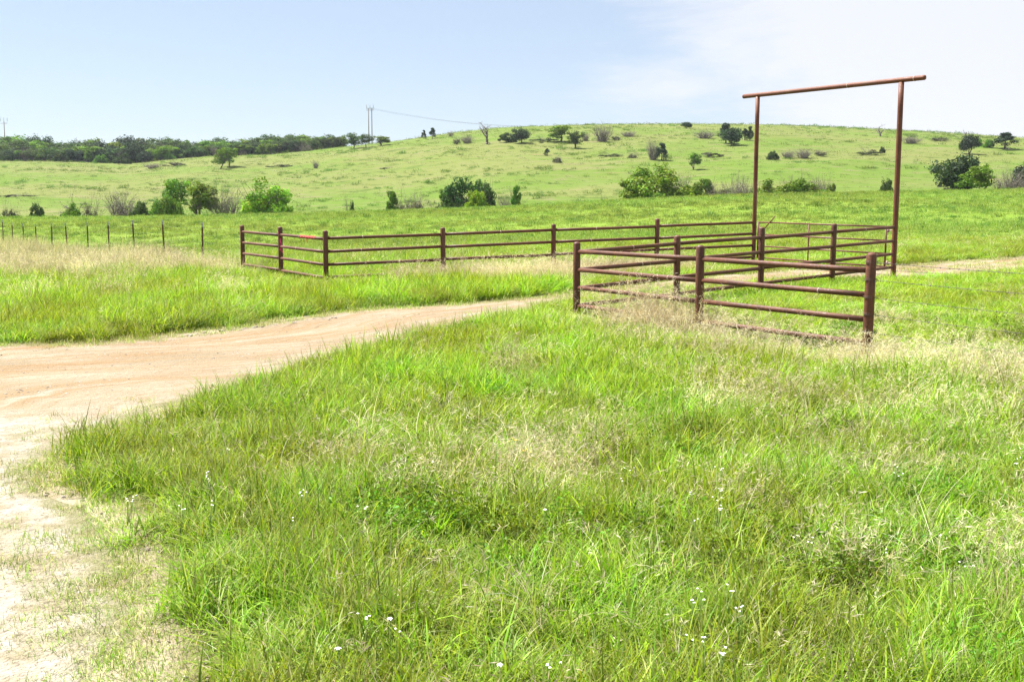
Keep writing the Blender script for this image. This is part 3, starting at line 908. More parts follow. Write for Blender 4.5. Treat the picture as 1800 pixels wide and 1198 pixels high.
DR = 119.0
G1 = 'shrubs along the draw behind the near field'
draw = [
 ('low_shrub', 24, 362, 34, 'low dark shrub at the left end of the row behind the field', 0),
 ('sapling', 18, 347, 14, 'thin grey twigs over the first low shrub at the far left', 2),
 ('dark_bush', 70, 364, 24, 'small dark bush left of the bare branching shrub', 0),
 ('dark_bare_shrub', 131, 336, 38, 'bare black branched shrub in the row behind the field', 2),
 ('bush', 132, 364, 27, 'small green bush at the foot of the bare branched shrub', -1),
 ('grey_bush', 167, 344, 38, 'grey green shrub right of the bare branched shrub', 0),
 ('bare_shrub', 222, 339, 50, 'wide pale twiggy shrub in the left part of the row', 1),
 ('dark_bush', 250, 357, 26, 'dark low bush at the right foot of the pale twiggy shrub', -1),
 ('bush', 294, 350, 48, 'rounded mid green bush left of the two small dark trees', 0),
 ('green_oak', 315, 320, 32, 'small upright dark tree with thin trunk, left of its taller neighbour', 3),
 ('green_oak', 354, 327, 42, 'bushy dark green small tree beside the dense grey shrub', 0),
 ('bare_shrub', 402, 330, 48, 'dense grey leafless shrub left of the bright yellow green bush', 0),
 ('upright_bush', 440, 347, 18, 'little green bush touching the left side of the yellow green bush', 1),
 ('bright_bush', 472, 321, 68, 'bright yellow green round bush in the left half', -1),
 ('sapling', 612, 337, 15, 'pale leafless sapling standing alone in the middle of the row', 1),
 ('dark_bush', 621, 357, 7, 'tiny dark bush right beside the lone pale sapling', 0),
 ('upright_bush', 691, 340, 20, 'narrow green bush on the left flank of the grey green shrub', 0),
 ('grey_bush', 723, 334, 52, 'rounded grey green shrub left of the large dark bush', 1),
 ('low_shrub', 766, 351, 36, 'low green shrub joining the grey shrub and large dark bush', 0),
 ('dark_bush', 812, 325, 66, 'large dark green bush with a bright bush before it', 2),
 ('dark_bush', 848, 322, 44, 'taller right part of the large dark green bush', 3),
 ('bright_bush', 837, 338, 32, 'small bright bush in front of the large dark bush', -3),
 ('bare_shrub', 888, 344, 28, 'faint grey twigs right of the large dark bush', 1),
 ('upright_bush', 908, 331, 24, 'small upright green bush on its own right of the twigs', 0),
 ('sapling', 905, 320, 14, 'grey leafless stems rising out of the small upright bush', 2),
 ('sapling', 1057, 334, 9, 'very thin leafless sapling left of the biggest green bush', 0),
 ('fresh_bush', 1145, 302, 88, 'biggest fresh green bush left of the tall gate frame', -1),
 ('bare_shrub', 1194, 310, 26, 'pale twigs behind the right side of the biggest green bush', 2),
 ('bush', 1210, 325, 42, 'low green bush right of the biggest green bush', 0),
 ('upright_bush', 1238, 319, 22, 'small round green bush third from the biggest bush', 1),
 ('grey_bush', 1264, 318, 38, 'grey green bush a little left of the frame post', 0),
 ('bare_shrub', 1300, 311, 44, 'grey twiggy shrub just left of the frame post', 1),
 ('bush', 1347, 324, 44, 'low green bush just right of the left frame post', 0),
 ('grey_bush', 1398, 304, 54, 'tall grey green shrub between the two frame posts', 1),
 ('bush', 1405, 320, 56, 'green bush at the foot of the tall grey green shrub', -2),
 ('bare_shrub', 1437, 312, 30, 'leafless shrub right of the tall grey green shrub', 1),
 ('bush', 1455, 326, 14, 'tiny bush ending the row between the frame posts', 0),
 ('dark_bush', 1552, 319, 24, 'small dark leaning bush next to the right frame post', 0),
 ('dark_oak', 1676, 281, 62, 'broad dark oak on the field edge at right', 0),
 ('green_oak', 1711, 294, 52, 'greener oak overlapping the right side of the broad dark oak', -2),
 ('low_shrub', 1655, 326, 28, 'low shrub at the left foot of the broad dark oak', -1),
 ('sapling', 1741, 312, 12, 'thin sapling between the broad oak and right edge shrub', 0),
 ('bare_shrub', 1767, 301, 48, 'grey leafless shrub by the right edge of the picture', 0),
 ('dark_oak', 1794, 296, 42, 'dark grey tree cut by the right edge of the picture', 2),
]
for kind, px, top, wd, lab, dd in draw:
    shrub(kind, px, top - 1, None, wd * (1.3 if 1190 < px < 1470 else 1.15), lab, d=DR + dd * 2.0, group=G1)

G2 = 'trees and shrubs scattered over the hill'
hillside = [
 ('juniper', 745, 229, 244, 7, 'thin dark sapling on the skyline left of the narrow juniper'),
 ('juniper', 760, 226, 244, 10, 'narrow dark juniper on the left shoulder of the hill'),
 ('bare_shrub', 793, 231, 240, 12, 'small bare bush right on the hill skyline'),
 ('grey_bush', 803, 239, 254, 14, 'grey green bush left of the grey thicket on the hill'),
 ('bare_shrub', 821, 238, 252, 24, 'grey thicket left of the pale bare tree'),
 ('bare_tree', 856, 217, 254, 28, 'pale leafless tree on the skyline left of the hilltop oaks'),
 ('dark_bush', 892, 236, 250, 30, 'dark bush forming the left part of the hilltop clump'),
 ('dark_oak', 916, 229, 252, 26, 'dark rounded oak right in the hilltop clump'),
 ('low_shrub', 955, 238, 248, 44, 'low green shrubs between the hilltop oaks'),
 ('green_oak', 987, 223, 250, 32, 'tallest green tree of the hilltop group'),
 ('oak', 1011, 234, 261, 26, 'small dark tree below the tallest hilltop tree'),
 ('bare_shrub', 1029, 235, 248, 14, 'grey twigs right of the small dark hilltop tree'),
 ('bare_shrub', 1058, 219, 249, 34, 'large grey leafless thicket near the hilltop'),
 ('low_shrub', 1082, 238, 247, 22, 'low bush right of the large grey thicket'),
 ('juniper', 962, 262, 274, 8, 'tiny dark juniper alone on the open slope'),
 ('grey_bush', 979, 272, 286, 17, 'little grey bush below the tiny dark juniper'),
 ('bare_shrub', 1105, 231, 240, 30, 'faint twigs just under the hill crest'),
 ('grey_bush', 1113, 266, 278, 24, 'grey green bush left of the bare tree halfway up'),
 ('low_shrub', 1075, 268, 275, 40, 'thin line of low shrubs halfway up the hill'),
 ('bare_shrub', 1148, 248, 281, 24, 'bare grey tree leaning on a dark juniper halfway up'),
 ('juniper', 1163, 252, 282, 17, 'dark juniper beside the bare grey tree halfway up'),
 ('green_oak', 1219, 272, 299, 20, 'small lone tree with a visible trunk low on the hill'),
 ('low_shrub', 1245, 266, 275, 42, 'flat grey green shrub right of the juniper halfway up'),
 ('dark_oak', 1207, 216, 226, 16, 'small flat topped tree alone on the hill skyline'),
 ('bare_shrub', 1237, 229, 243, 40, 'faint grey scrub left of the big hilltop juniper'),
 ('juniper', 1276, 219, 252, 20, 'left stem of the big hilltop juniper pair'),
 ('dark_oak', 1286, 228, 256, 30, 'broad dark right half of the big hilltop juniper pair'),
 ('juniper', 1309, 228, 247, 12, 'small juniper left of the frame post near the hilltop'),
 ('juniper', 1318, 223, 247, 11, 'small juniper touching the frame post near the hilltop'),
 ('dark_bush', 1358, 267, 281, 18, 'small dark bush just right of the frame post on the hill'),
 ('bare_shrub', 1385, 265, 278, 26, 'grey scrub halfway up between the frame posts, left end'),
 ('bare_shrub', 1412, 262, 278, 30, 'grey scrub halfway up between the frame posts, middle'),
 ('grey_bush', 1442, 262, 274, 24, 'grey green scrub halfway up between the frame posts, right end'),
 ('low_shrub', 1526, 258, 272, 46, 'flat grey green thicket left of the right frame post'),
 ('dark_bush', 1551, 259, 269, 9, 'small dark bush at the end of the flat thicket'),
 ('bare_tree', 1547, 221, 240, 18, 'small leafless tree on the skyline left of the right post'),
 ('bare_shrub', 1600, 239, 252, 38, 'faint grey scrub right of the right frame post'),
 ('low_shrub', 1650, 241, 248, 50, 'thin dark shrub line under the right skyline'),
 ('dark_oak', 1703, 241, 271, 28, 'dark round oak on the right slope'),
 ('bare_tree', 1696, 230, 250, 14, 'bare twigs behind the dark round oak on the right slope'),
 ('bush', 1717, 243, 257, 16, 'green bush behind the dark round oak on the right slope'),
 ('bush', 1737, 247, 260, 17, 'green bush between the right slope oak and juniper'),
 ('juniper', 1766, 235, 262, 28, 'dark pointed juniper near the right end of the skyline'),
 ('low_shrub', 1773, 257, 265, 18, 'low grey bush at the foot of the right end juniper'),
 ('green_oak', 388, 264, 297, 26, 'spreading oak standing before the wood on the left slope'),
 ('green_oak', 403, 262, 294, 22, 'smaller oak leaning on the spreading oak before the wood'),
 ('low_shrub', 500, 288, 294, 50, 'thin weedy shrub line below the wood'),
 ('bare_shrub', 555, 284, 296, 12, 'thin grey bush below the right end of the wood'),
 ('low_shrub', 30, 340, 345, 60, 'flat dark weeds on the slope at far left'),
 ('bare_shrub', 268, 288, 296, 30, 'grey weeds on the left slope under the wood'),
 ('low_shrub', 310, 284, 292, 40, 'pale weeds on the rise left of the spreading oak'),
 ('low_shrub', 680, 293, 297, 22, 'small weed patch on the open left flank of the hill'),
 ('oak', 622, 236, 261, 26, 'left oak of the pair beside the tall power poles'),
 ('oak', 644, 238, 260, 24, 'right oak of the pair beside the tall power poles'),
 ('green_oak', 670, 241, 256, 24, 'lone green oak right of the tall power poles'),
]
for kind, px, top, base, wd, lab in hillside:
    shrub(kind, px, top, base, wd, lab, group=G2)

# the wood along the left skyline: several rows of separate trees
rng = random.Random(77)
G3 = 'trees of the wood on the left skyline'
WL = {'oak': 'dark green oak in the dense wood along the left skyline', 'green_oak': 'lighter green tree in the dense wood along the left skyline',
      'bare_shrub': 'grey leafless thicket in the dense wood along the left skyline', 'bare_tree': 'leafless grey tree poking out of the wood on the left skyline',
      'dark_oak': 'very dark oak in the dense wood along the left skyline'}
def wood_base(px): return float(np.interp(px, [-150, 0, 110, 200, 280, 330, 380, 430, 480, 520, 560, 610], [284, 284, 286, 289, 287, 281, 279, 281, 276, 270, 268, 263]))
def wood_top(px): return float(np.interp(px, [-150, 0, 60, 160, 260, 330, 400, 460, 520, 580, 605, 615], [244, 244, 246, 250, 248, 247, 246, 243, 239, 240, 245, 250]))
for row in range(4):
    px = -90 + rng.uniform(0, 20)
    while px < (612 if row < 3 else 600):
        d = 332 + row * 13 + rng.uniform(-5, 5)
        f = row / 3.0
        kind = rng.choices(['oak', 'green_oak', 'dark_oak', 'bare_shrub', 'bare_tree'], [5, 3.2, 2.2, 1.0 if row else .6, 1.4 if row == 3 else .3])[0]
        b = wood_base(px); t0 = wood_top(px)
        topy = t0 + (1 - f) * (b - t0) * rng.uniform(.2, .62) + rng.uniform(-4, 6) + (5 if kind == 'bare_shrub' else 0)
        if kind == 'bare_tree': topy -= 2
        p = at_depth(px, d)
        v = ray(px, topy); h = CAM_Z + v[2] * d - p.z
        h = max(min(h, 11.0), 3.0)
        wd = h * rng.uniform(.85, 1.35)
        plant(kind, p, h, wd, WL[kind], G3)
        px += wd / d * F_PX * rng.uniform(.38, .62)

px = -90
while px < 600:                                          # bushes at the foot of the wood
    d = rng.choice((327, 340, 352)) + rng.uniform(-4, 4)
    p = at_depth(px, d); h = rng.uniform(1.6, 3.4); wd = h * rng.uniform(1.1, 2.0)
    plant(rng.choice(('dark_bush', 'dark_bush', 'bush', 'grey_bush')), p, h, wd, 'low bush in the undergrowth at the foot of the left skyline wood', G3)
    px += wd / d * F_PX * rng.uniform(.35, .8)

# ---------------------------------------------------------------- power line
def power_pole(px, top, base_d, legs, label, arm=True):
    p = at_depth(px, base_d)
    h = CAM_Z + ray(px, top)[2] * base_d - p.z
    root = empty('power_pole', p); tag(root, label, 'power pole', 'poles of the power line')
    off = (-.62, .62) if legs == 2 else (0,)
    for o_ in off:
        pipe('pole', p + Vector((o_, 0, -1)), p + Vector((o_, 0.4 * o_, h * .93)), 0.24, M_pole, root, seg=10, r1=0.17)
    for zf in ((.90, .93) if legs == 2 else (.90,)):
        pipe('crossarm', p + Vector((-1.5, 0.3, h * zf)), p + Vector((1.5, -0.3, h * zf)), 0.10, M_pole, root, seg=8)
    for o_ in (-1.4, 0, 1.4):
        pipe('insulator', p + Vector((o_, 0, h * .93)), p + Vector((o_, 0, h * 1.0)), 0.09, M_ins, root, seg=8)
    return p, h
p1, h1 = power_pole(655, 183, 440, 2, 'tall twin leg power pole between the wood and the hill')
p2, h2 = power_pole(22, 206, 450, 1, 'power pole rising above the wood at the far left')
cab = empty('power_line', p1)
tag(cab, 'thin power cables sagging from the twin leg pole to the hill', 'power cable')
p0 = Vector((p1.x + 100, 700, p1.z + 4)); pL = Vector((p2.x, p2.y, p2.z + h2 * .9))
for o_ in (-1.4, 0, 1.4):
    a = Vector((p1.x + o_, p1.y, p1.z + h1 * .93))
    b = a + Vector((92, 60, -2))
    s_ = strand(a, b, 0.02, 3.2, 14); s_.build('cable', M_wire, cab)

# ---------------------------------------------------------------- grass
def blades(rs, n, radius, h, wd, lean, curl, col, jitter=0.15, K=4, clump=0.0, tipcol=None, tw=0.6):
    """n curved tapering blades rooted in a disc; h, wd, lean, curl are (min, max)"""
    a = rs.uniform(0, 6.2832, n); r = radius * np.sqrt(rs.random(n))
    base = np.stack((r * np.cos(a), r * np.sin(a), np.full(n, -0.01)), 1)
    phi = np.where(rs.random(n) < clump, a + rs.normal(size=n) * 0.5, rs.uniform(0, 6.2832, n))
    H = rs.uniform(*h, n); W = rs.uniform(*wd, n); le = rs.uniform(*lean, n); cu = rs.uniform(*curl, n)
    ts = np.linspace(0, 1, K + 1)
    pts = np.zeros((n, K + 1, 3)); pts[:, 0] = base
    for k in range(K):
        th = le + cu * ((k + .5) / K) ** 1.4
        d = np.stack((np.sin(th) * np.cos(phi), np.sin(th) * np.sin(phi), np.cos(th)), 1)
        pts[:, k + 1] = pts[:, k] + d * (H / K)[:, None]
    sa = phi + math.pi / 2 + rs.uniform(-tw, tw, n)
    sv = np.stack((np.cos(sa), np.sin(sa), np.zeros(n)), 1)
    prof = np.array([0.7, 1.0, 0.9, 0.6, 0.08]) if K == 4 else np.interp(ts, [0, .3, .7, 1], [.75, 1, .7, .1])
    wv = sv[:, None, :] * (W[:, None] * prof[None, :] * 0.5)[:, :, None]
    v = np.stack((pts - wv, pts + wv), 2).reshape(n, (K + 1) * 2, 3)
    b = np.arange(n)[:, None, None] * (K + 1) * 2
    k = np.arange(K)[None, :, None] * 2
    q = (b + k + np.array([0, 1, 3, 2])[None, None, :]).reshape(-1, 4)
    cidx = rs.integers(0, len(col), n)
    c = np.array(col)[cidx] * (1 + jitter * rs.normal(size=(n, 1)))
    c = np.clip(c[:, None, :] * np.ones((1, (K + 1) * 2, 1)), 0.004, 0.75)
    if tipcol is not None:
        tf = (np.repeat(ts, 2)[None, :, None]) ** 2 * (rs.random((n, 1, 1)) < .4)
        c = c * (1 - tf) + np.array(tipcol) * tf
    return v.reshape(-1, 3), q, c.reshape(-1, 3), pts

def merge(parts):
    V, Q, K, o = [], [], [], 0
    for v, q, c in parts:
        V.append(v); Q.append(q + o); K.append(c); o += len(v)
    return np.concatenate(V), np.concatenate(Q), np.concatenate(K)

def seed_heads(rs, tips, n_sp, ln, col):
    """feathery seed spikes at stem ends"""
    V, Q, K = [], [], []; o = 0
    m = len(tips)
    for j in range(n_sp):
        p = tips + rs.normal(size=(m, 3)) * np.array([.006, .006, .02]) 
        d = rs.normal(size=(m, 3)) + np.array([0, 0, .5]); d /= np.linalg.norm(d, axis=1)[:, None]
        s = np.cross(d, rs.normal(size=(m, 3))); s /= np.linalg.norm(s, axis=1)[:, None]
        q = np.stack((p, p + d * ln * .5 + s * .0025, p + d * ln, p + d * ln * .5 - s * .0025), 1)
        V.append(q.reshape(-1, 3)); Q.append(np.arange(m * 4).reshape(m, 4) + o); o += m * 4
        K.append(np.tile(np.array(col), (m * 4, 1)) * (1 + .1 * rs.normal(size=(m * 4, 1))))
    return np.concatenate(V), np.concatenate(Q), np.concatenate(K)

GA = [(0.160, 0.285, 0.011), (0.200, 0.322, 0.013), (0.245, 0.350, 0.018), (0.115, 0.235, 0.012), (0.285, 0.350, 0.035)]
GB = [(0.205, 0.345, 0.014), (0.250, 0.370, 0.018), (0.165, 0.305, 0.014), (0.30, 0.380, 0.04)]
GD = [(0.50, 0.435, 0.265), (0.57, 0.51, 0.35), (0.41, 0.345, 0.195), (0.62, 0.56, 0.41), (0.42, 0.345, 0.20)]
GY_ = [(0.25, 0.29, 0.085), (0.20, 0.26, 0.05)]
STRAW = (0.26, 0.27, 0.10)

def coll(name, meshes):
    c = bpy.data.collections.new(name)
    for k, me in enumerate(meshes):
        o = bpy.data.objects.new('%s_tuft' % name, me); c.objects.link(o)
    return c

def tufts(kind, n_var, seed, m):
    out = []
    for s in range(n_var):
        rs = np.random.default_rng(seed + s)
        parts = []
        if kind == 'fine':
            parts.append(blades(rs, 54, .13, (.10, .32), (.0045, .0085), (0, .85), (.3, 1.8), GA, tipcol=STRAW)[:3])
            parts.append(blades(rs, 4, .13, (.14, .30), (.002, .003), (.1, .8), (.3, 1.6), GD)[:3])
        elif kind == 'broad':
            parts.append(blades(rs, 28, .10, (.20, .44), (.007, .013), (.05, .65), (.4, 1.7), GB, clump=.6)[:3])
            parts.append(blades(rs, 22, .12, (.12, .28), (.005, .009), (0, .8), (.3, 1.6), GA + GB)[:3])
        elif kind == 'dry':
            v, q, c, pts = blades(rs, 20, .12, (.28, .60), (.003, .0046), (.05, .6), (.1, 1.7), GD, K=5)
            parts.append((v, q, c))
            parts.append(seed_heads(rs, pts[:, -1], 5, .05, (.56, .50, .36)))
            parts.append(blades(rs, 20, .13, (.20, .42), (.004, .007), (.1, .9), (.6, 2.8), GD + GY_)[:3])
        elif kind == 'arch':
            v, q, c, pts = blades(rs, 9, .10, (.45, .80), (.003, .0048), (.1, .8), (.5, 1.9), [(.60, .54, .38), (.68, .62, .47), (.54, .47, .29)], K=6)
            parts.append((v, q, c)); parts.append(seed_heads(rs, pts[:, -1], 7, .06, (.60, .54, .40)))
        elif kind == 'thatch':
            parts.append(blades(rs, 46, .15, (.14, .34), (.0025, .004), (.7, 1.45), (.3, 1.5), GD + GY_)[:3])
        elif kind == 'short':
            parts.append(blades(rs, 46, .12, (.03, .09), (.0025, .0045), (0, .9), (.1, 1.3), GA + GY_ + GD[:2])[:3])
        elif kind == 'forb':
            v, q, c, pts = blades(rs, 16, .10, (.12, .28), (.0025, .0035), (.05, .5), (.1, .7), [(.12, .20, .03)])
            parts.append((v, q, c))
            cs = pts[:, 1:].reshape(-1, 3)
            parts.append(leaf_cloud(rs, list(cs), [.030] * len(cs), [12] * len(cs), .022, [np.array((.135, .225, .016)) * rs.uniform(.8, 1.25) for _ in cs]))
        elif kind == 'field':
            parts.append(blades(rs, 46, .34, (.05, .13), (.008, .018), (.1, .8), (.2, 1.3), [(.14, .225, .026), (.165, .245, .032), (.195, .265, .042), (.115, .19, .020), (.225, .265, .07)], K=3)[:3])
        elif kind == 'fielddark':
            parts.append(blades(rs, 60, .28, (.10, .26), (.010, .020), (.1, .8), (.2, 1.2), [(.055, .115, .012), (.075, .145, .014), (.11, .19, .02)], K=3)[:3])
        elif kind == 'tall_dry':
            v, q, c, pts = blades(rs, 34, .22, (.35, .80), (.004, .007), (.0, .4), (.05, .8), [(.40, .34, .21), (.47, .42, .29), (.34, .28, .16), (.50, .45, .33), GY_[0]], K=4)
            parts.append((v, q, c))
            parts.append(blades(rs, 16, .22, (.2, .5), (.006, .011), (0, .6), (.2, 1.2), GA + GY_)[:3])
        elif kind == 'hill':
            parts.append(blades(rs, 40, 1.1, (.10, .24), (.05, .10), (.6, 1.3), (.1, .6), [(.085, .13, .02), (.105, .14, .03), (.125, .135, .05), (.065, .11, .016)], K=3)[:3])
        v, q, c = merge(parts)
        out.append(np_mesh(kind + '_tuft', v, q, cols=c, mat=m))
    return out

def scatter(name, collection, P, rot, scl, idx, kind='stuff'):
    """one object holding a point per tuft; geometry nodes put a tuft on every point"""
    me = bpy.data.meshes.new(name)
    me.vertices.add(len(P)); me.vertices.foreach_set('co', np.asarray(P, np.float32).ravel())
    a = me.attributes.new('rot', 'FLOAT_VECTOR', 'POINT'); a.data.foreach_set('vector', np.asarray(rot, np.float32).ravel())
    a = me.attributes.new('scl', 'FLOAT_VECTOR', 'POINT'); a.data.foreach_set('vector', np.asarray(scl, np.float32).ravel())
    a = me.attributes.new('pick', 'INT', 'POINT'); a.data.foreach_set('value', np.asarray(idx, np.int32))
    ng = bpy.data.node_groups.new(name, 'GeometryNodeTree')
    ng.interface.new_socket('Geometry', in_out='INPUT', socket_type='NodeSocketGeometry')
    ng.interface.new_socket('Geometry', in_out='OUTPUT', socket_type='NodeSocketGeometry')
    gi = ng.nodes.new('NodeGroupInput'); go = ng.nodes.new('NodeGroupOutput')
    ci = ng.nodes.new('GeometryNodeCollectionInfo'); ci.inputs['Collection'].default_value = collection
    ci.inputs['Separate Children'].default_value = True; ci.inputs['Reset Children'].default_value = True
    ip = ng.nodes.new('GeometryNodeInstanceOnPoints'); ip.inputs['Pick Instance'].default_value = True
    def na_(nm, typ):
        n = ng.nodes.new('GeometryNodeInputNamedAttribute'); n.data_type = typ; n.inputs['Name'].default_value = nm
        return n.outputs['Attribute']
    l = ng.links.new
    l(gi.outputs[0], ip.inputs['Points']); l(ci.outputs[0], ip.inputs['Instance'])
    e2r = ng.nodes.new('FunctionNodeEulerToRotation'); l(na_('rot', 'FLOAT_VECTOR'), e2r.inputs[0])
    l(e2r.outputs[0], ip.inputs['Rotation']); l(na_('scl', 'FLOAT_VECTOR'), ip.inputs['Scale']); l(na_('pick', 'INT'), ip.inputs['Instance Index'])
    l(ip.outputs[0], go.inputs[0])
    o = link_mesh(name, me)
    mod = o.modifiers.new('scatter', 'NODES'); mod.node_group = ng
    tag(o, kind=kind)
    return o

rsg = np.random.default_rng(2024)
def sample_area(y0, y1, dens, margin=3.0, umax=0.50):
    """random points on the ground inside the (widened) field of view between two depths"""
    area_w = lambda y: 2 * (umax * y + margin)
    n = int(dens * (y1 - y0) * area_w((y0 + y1) / 2))
    y = np.sqrt(rsg.uniform(y0 ** 2, y1 ** 2, n)) if margin < 1 else rsg.uniform(y0, y1, int(n * 1.0))
    # reject to keep an even density over a widening strip
    keep = rsg.random(len(y)) < area_w(y) / area_w(y1) * (area_w(y1) / area_w((y0 + y1) / 2)) / 1.6 * 1.6
    y = y[keep]
    x = rsg.uniform(-1, 1, len(y)) * area_w(y) / 2
    return x, y

def place(name, collection, nv, x, y, s, tilt=0.18, zs=None, sink=0.0):
    n = len(x)
    P = np.stack((x, y, height(x, y) - sink), 1)
    rot = np.stack((rsg.normal(size=n) * tilt, rsg.normal(size=n) * tilt, rsg.uniform(0, 6.2832, n)), 1)
    s = np.asarray(s) * rsg.uniform(.75, 1.25, n)
    z = s if zs is None else s * zs
    return scatter(name, collection, P, rot, np.stack((s, s, z), 1), rsg.integers(0, nv, n))

def on_verge(x, y, off=0.0, soft=0.5):
    sd = road_sd(x, y) + (fbm(x / .6, y / .6, 31) - .5) * .7
    return sstep(off, off + soft, sd), sd

NV = 7
CF = coll('fine_grass', tufts('fine', NV, 300, M_blade))
CB = coll('broad_grass', tufts('broad', NV, 320, M_blade))
CD = coll('dry_grass', tufts('dry', NV, 340, M_blade))
CA = coll('arching_straw', tufts('arch', NV, 350, M_blade))
CT = coll('thatch', tufts('thatch', NV, 360, M_blade))
CS = coll('short_grass', tufts('short', NV, 380, M_blade))
CW = coll('weeds', tufts('forb', NV, 400, M_blade))
CP = coll('pasture_grass', tufts('field', NV, 420, M_field))
CK = coll('pasture_tussock', tufts('fielddark', NV, 440, M_field))
CTD = coll('tall_dry_grass', tufts('tall_dry', NV, 460, M_blade))
CH = coll('hill_grass', tufts('hill', NV, 480, M_field))

def low(x, y):
    """grass stays short along the fences and in the grazed ground behind them"""
    f = np.full(len(x), 1e9)
    for a, b in ((CO, FR), (CO, GR), (WE, WF), (WF, GL), (GL, GR)):
        t, s, l = seg_side(x, y, a, b)
        if b is GR and a is CO: s = s - np.minimum(s, 0) * -1.5        # the inside of the drive is left tall
        tt = np.clip(t, 0, l)
        f = np.minimum(f, np.hypot(t - tt, s))
    k = 0.50 + 0.50 * sstep(.3, 1.7, f)
    t, s, l = seg_side(x, y, CO, FR)
    k = np.minimum(k, 1 - .5 * sstep(-.2, .5, -s) * sstep(-1, .5, x) * (y < 45))
    return k * np.interp(y, [28, 42], [1, .7])
def cat(*a):
    return np.concatenate([q[0] for q in a]), np.concatenate([q[1] for q in a])
def bright(x, y):
    """where the lush broad-bladed grass grows"""
    n = fbm(x / 1.3, y / 1.3, 41)
    B = 0.38 + 1.5 * (n - .48)
    B = B + 0.75 * sstep(9.5, 12.5, y) * (1 - sstep(26, 33, y))
    t, s, l = seg_side(x, y, CO, FR)
    B = B - 0.5 * sstep(0.2, 1.0, -s) * (t > 0)                # behind the fence: finer turf
    return np.clip(B, 0, 1)

# fine green sward
x, y = cat(sample_area(3.2, 8, 170), sample_area(8, 14, 120), sample_area(14, 24, 70), sample_area(24, 42, 30))
k, sd = on_verge(x, y, .05, .55)
m = rsg.random(len(x)) < k * (1 - .55 * dryness(x, y))
x, y = x[m], y[m]
hv = np.clip(0.35 + 1.3 * fbm(x / .55, y / .55, 51), .5, 1.5)
place('green_grass', CF, NV, x, y, np.interp(y, [3, 15, 40], [.95, 1.15, 1.7]), zs=hv * low(x, y))
# broad bright grass
x, y = cat(sample_area(3.2, 9, 40), sample_area(9, 16, 60), sample_area(16, 26, 40), sample_area(26, 34, 12))
k, sd = on_verge(x, y, .2, .8)
m = rsg.random(len(x)) < k * bright(x, y) * (1 - .7 * sstep(.35, .8, dryness(x, y)))
x, y = x[m], y[m]
place('bright_grass', CB, NV, x, y, np.interp(y, [3, 15, 30], [.8, 1.0, 1.35]), zs=np.clip(.35 + 1.2 * fbm(x / .6, y / .6, 52), .5, 1.5) * low(x, y))
# dry straw
x, y = cat(sample_area(3.2, 9, 60), sample_area(9, 16, 55), sample_area(16, 26, 34), sample_area(26, 40, 14))
k, sd = on_verge(x, y, .25, .6)
m = rsg.random(len(x)) < k * np.clip(dryness(x, y) * 1.5 - .30, 0, 1)
x, y = x[m], y[m]
place('dry_grass', CD, NV, x, y, np.interp(y, [3, 15, 35], [.8, 1.0, 1.3]), tilt=.3, zs=low(x, y))
# long bleached stems arching over the sward
x, y = cat(sample_area(3.2, 9, 14), sample_area(9, 20, 12))
k, sd = on_verge(x, y, .4, .6)
t, s, l = seg_side(x, y, CO, FR)
m = rsg.random(len(x)) < k * np.clip(dryness(x, y) * 1.5 - .15, .02, 1) * (s > -.2)
x, y = x[m], y[m]
place('arching_straw', CA, NV, x, y, np.interp(y, [3, 15], [.65, .95]), tilt=.2)
# flattened thatch
x, y = cat(sample_area(3.2, 9, 60), sample_area(9, 16, 50), sample_area(16, 26, 26))
k, sd = on_verge(x, y, .1, .5)
m = rsg.random(len(x)) < k * (.03 + .6 * dryness(x, y)) * (.4 + fbm(x / .8, y / .8, 53))
x, y = x[m], y[m]
place('thatch', CT, NV, x, y, np.interp(y, [3, 20], [.9, 1.3]), tilt=.25, zs=low(x, y))
# straw along the foot of the long fence
ef = (GL - WF).normalized()
tt = np.concatenate((rsg.uniform(1.5, 10.0, 260), rsg.normal(6.4, 1.7, 200))); ss = np.abs(rsg.normal(.55, .75, 460))
x = WF.x + ef.x * tt + ef.y * ss; y = WF.y + ef.y * tt - ef.x * ss
k, sd = on_verge(x, y, .4, .6); m = k > .5
place('fence_straw', CD, NV, x[m], y[m], np.full(m.sum(), 1.15), tilt=.3, zs=.9)
m &= rsg.random(len(x)) < .35
place('fence_tall_straw', CTD, NV, x[m], y[m], np.full(m.sum(), .62), tilt=.2)
# bleached straw under the strung wire
tt = rsg.uniform(6.5, 13, 90); ss = rsg.normal(.75, .6, 90)
x = CO.x + (FR - CO).normalized().x * tt + (FR - CO).normalized().y * ss; y = CO.y + (FR - CO).normalized().y * tt - (FR - CO).normalized().x * ss
place('wire_straw', CD, NV, x, y, np.full(90, 1.05), tilt=.35)
# the tangle of tall straw caught in the front fence
ex_ = (FR - CO).normalized()
tt = np.concatenate((rsg.normal(2.35, .55, 60), rsg.normal(3.2, .2, 16), rsg.normal(6.35, .12, 5), rsg.uniform(3.6, 6.2, 16)))
ss = np.concatenate((rsg.normal(.12, .28, 60), rsg.normal(.05, .12, 16), rsg.normal(.1, .1, 5), rsg.normal(.3, .2, 16)))
x = CO.x + ex_.x * tt + ex_.y * ss; y = CO.y + ex_.y * tt - ex_.x * ss
place('straw_tangle', CD, NV, x, y, np.concatenate((np.full(60, 1.25), np.full(16, 1.2), np.full(5, .7), np.full(16, .7))), tilt=.3, zs=1.35)
# rank clump on the bank where the drive bends out of sight
pts = [hit(rsg.uniform(800, 1000), rsg.uniform(508, 528)) for _ in range(150)]
x = np.array([p.x for p in pts]); y = np.array([p.y for p in pts])
k, sd = on_verge(x, y, .1, .3); m = k > .5
place('bank_grass', CB, NV, x[m], y[m], np.full(m.sum(), 1.25), zs=1.0)
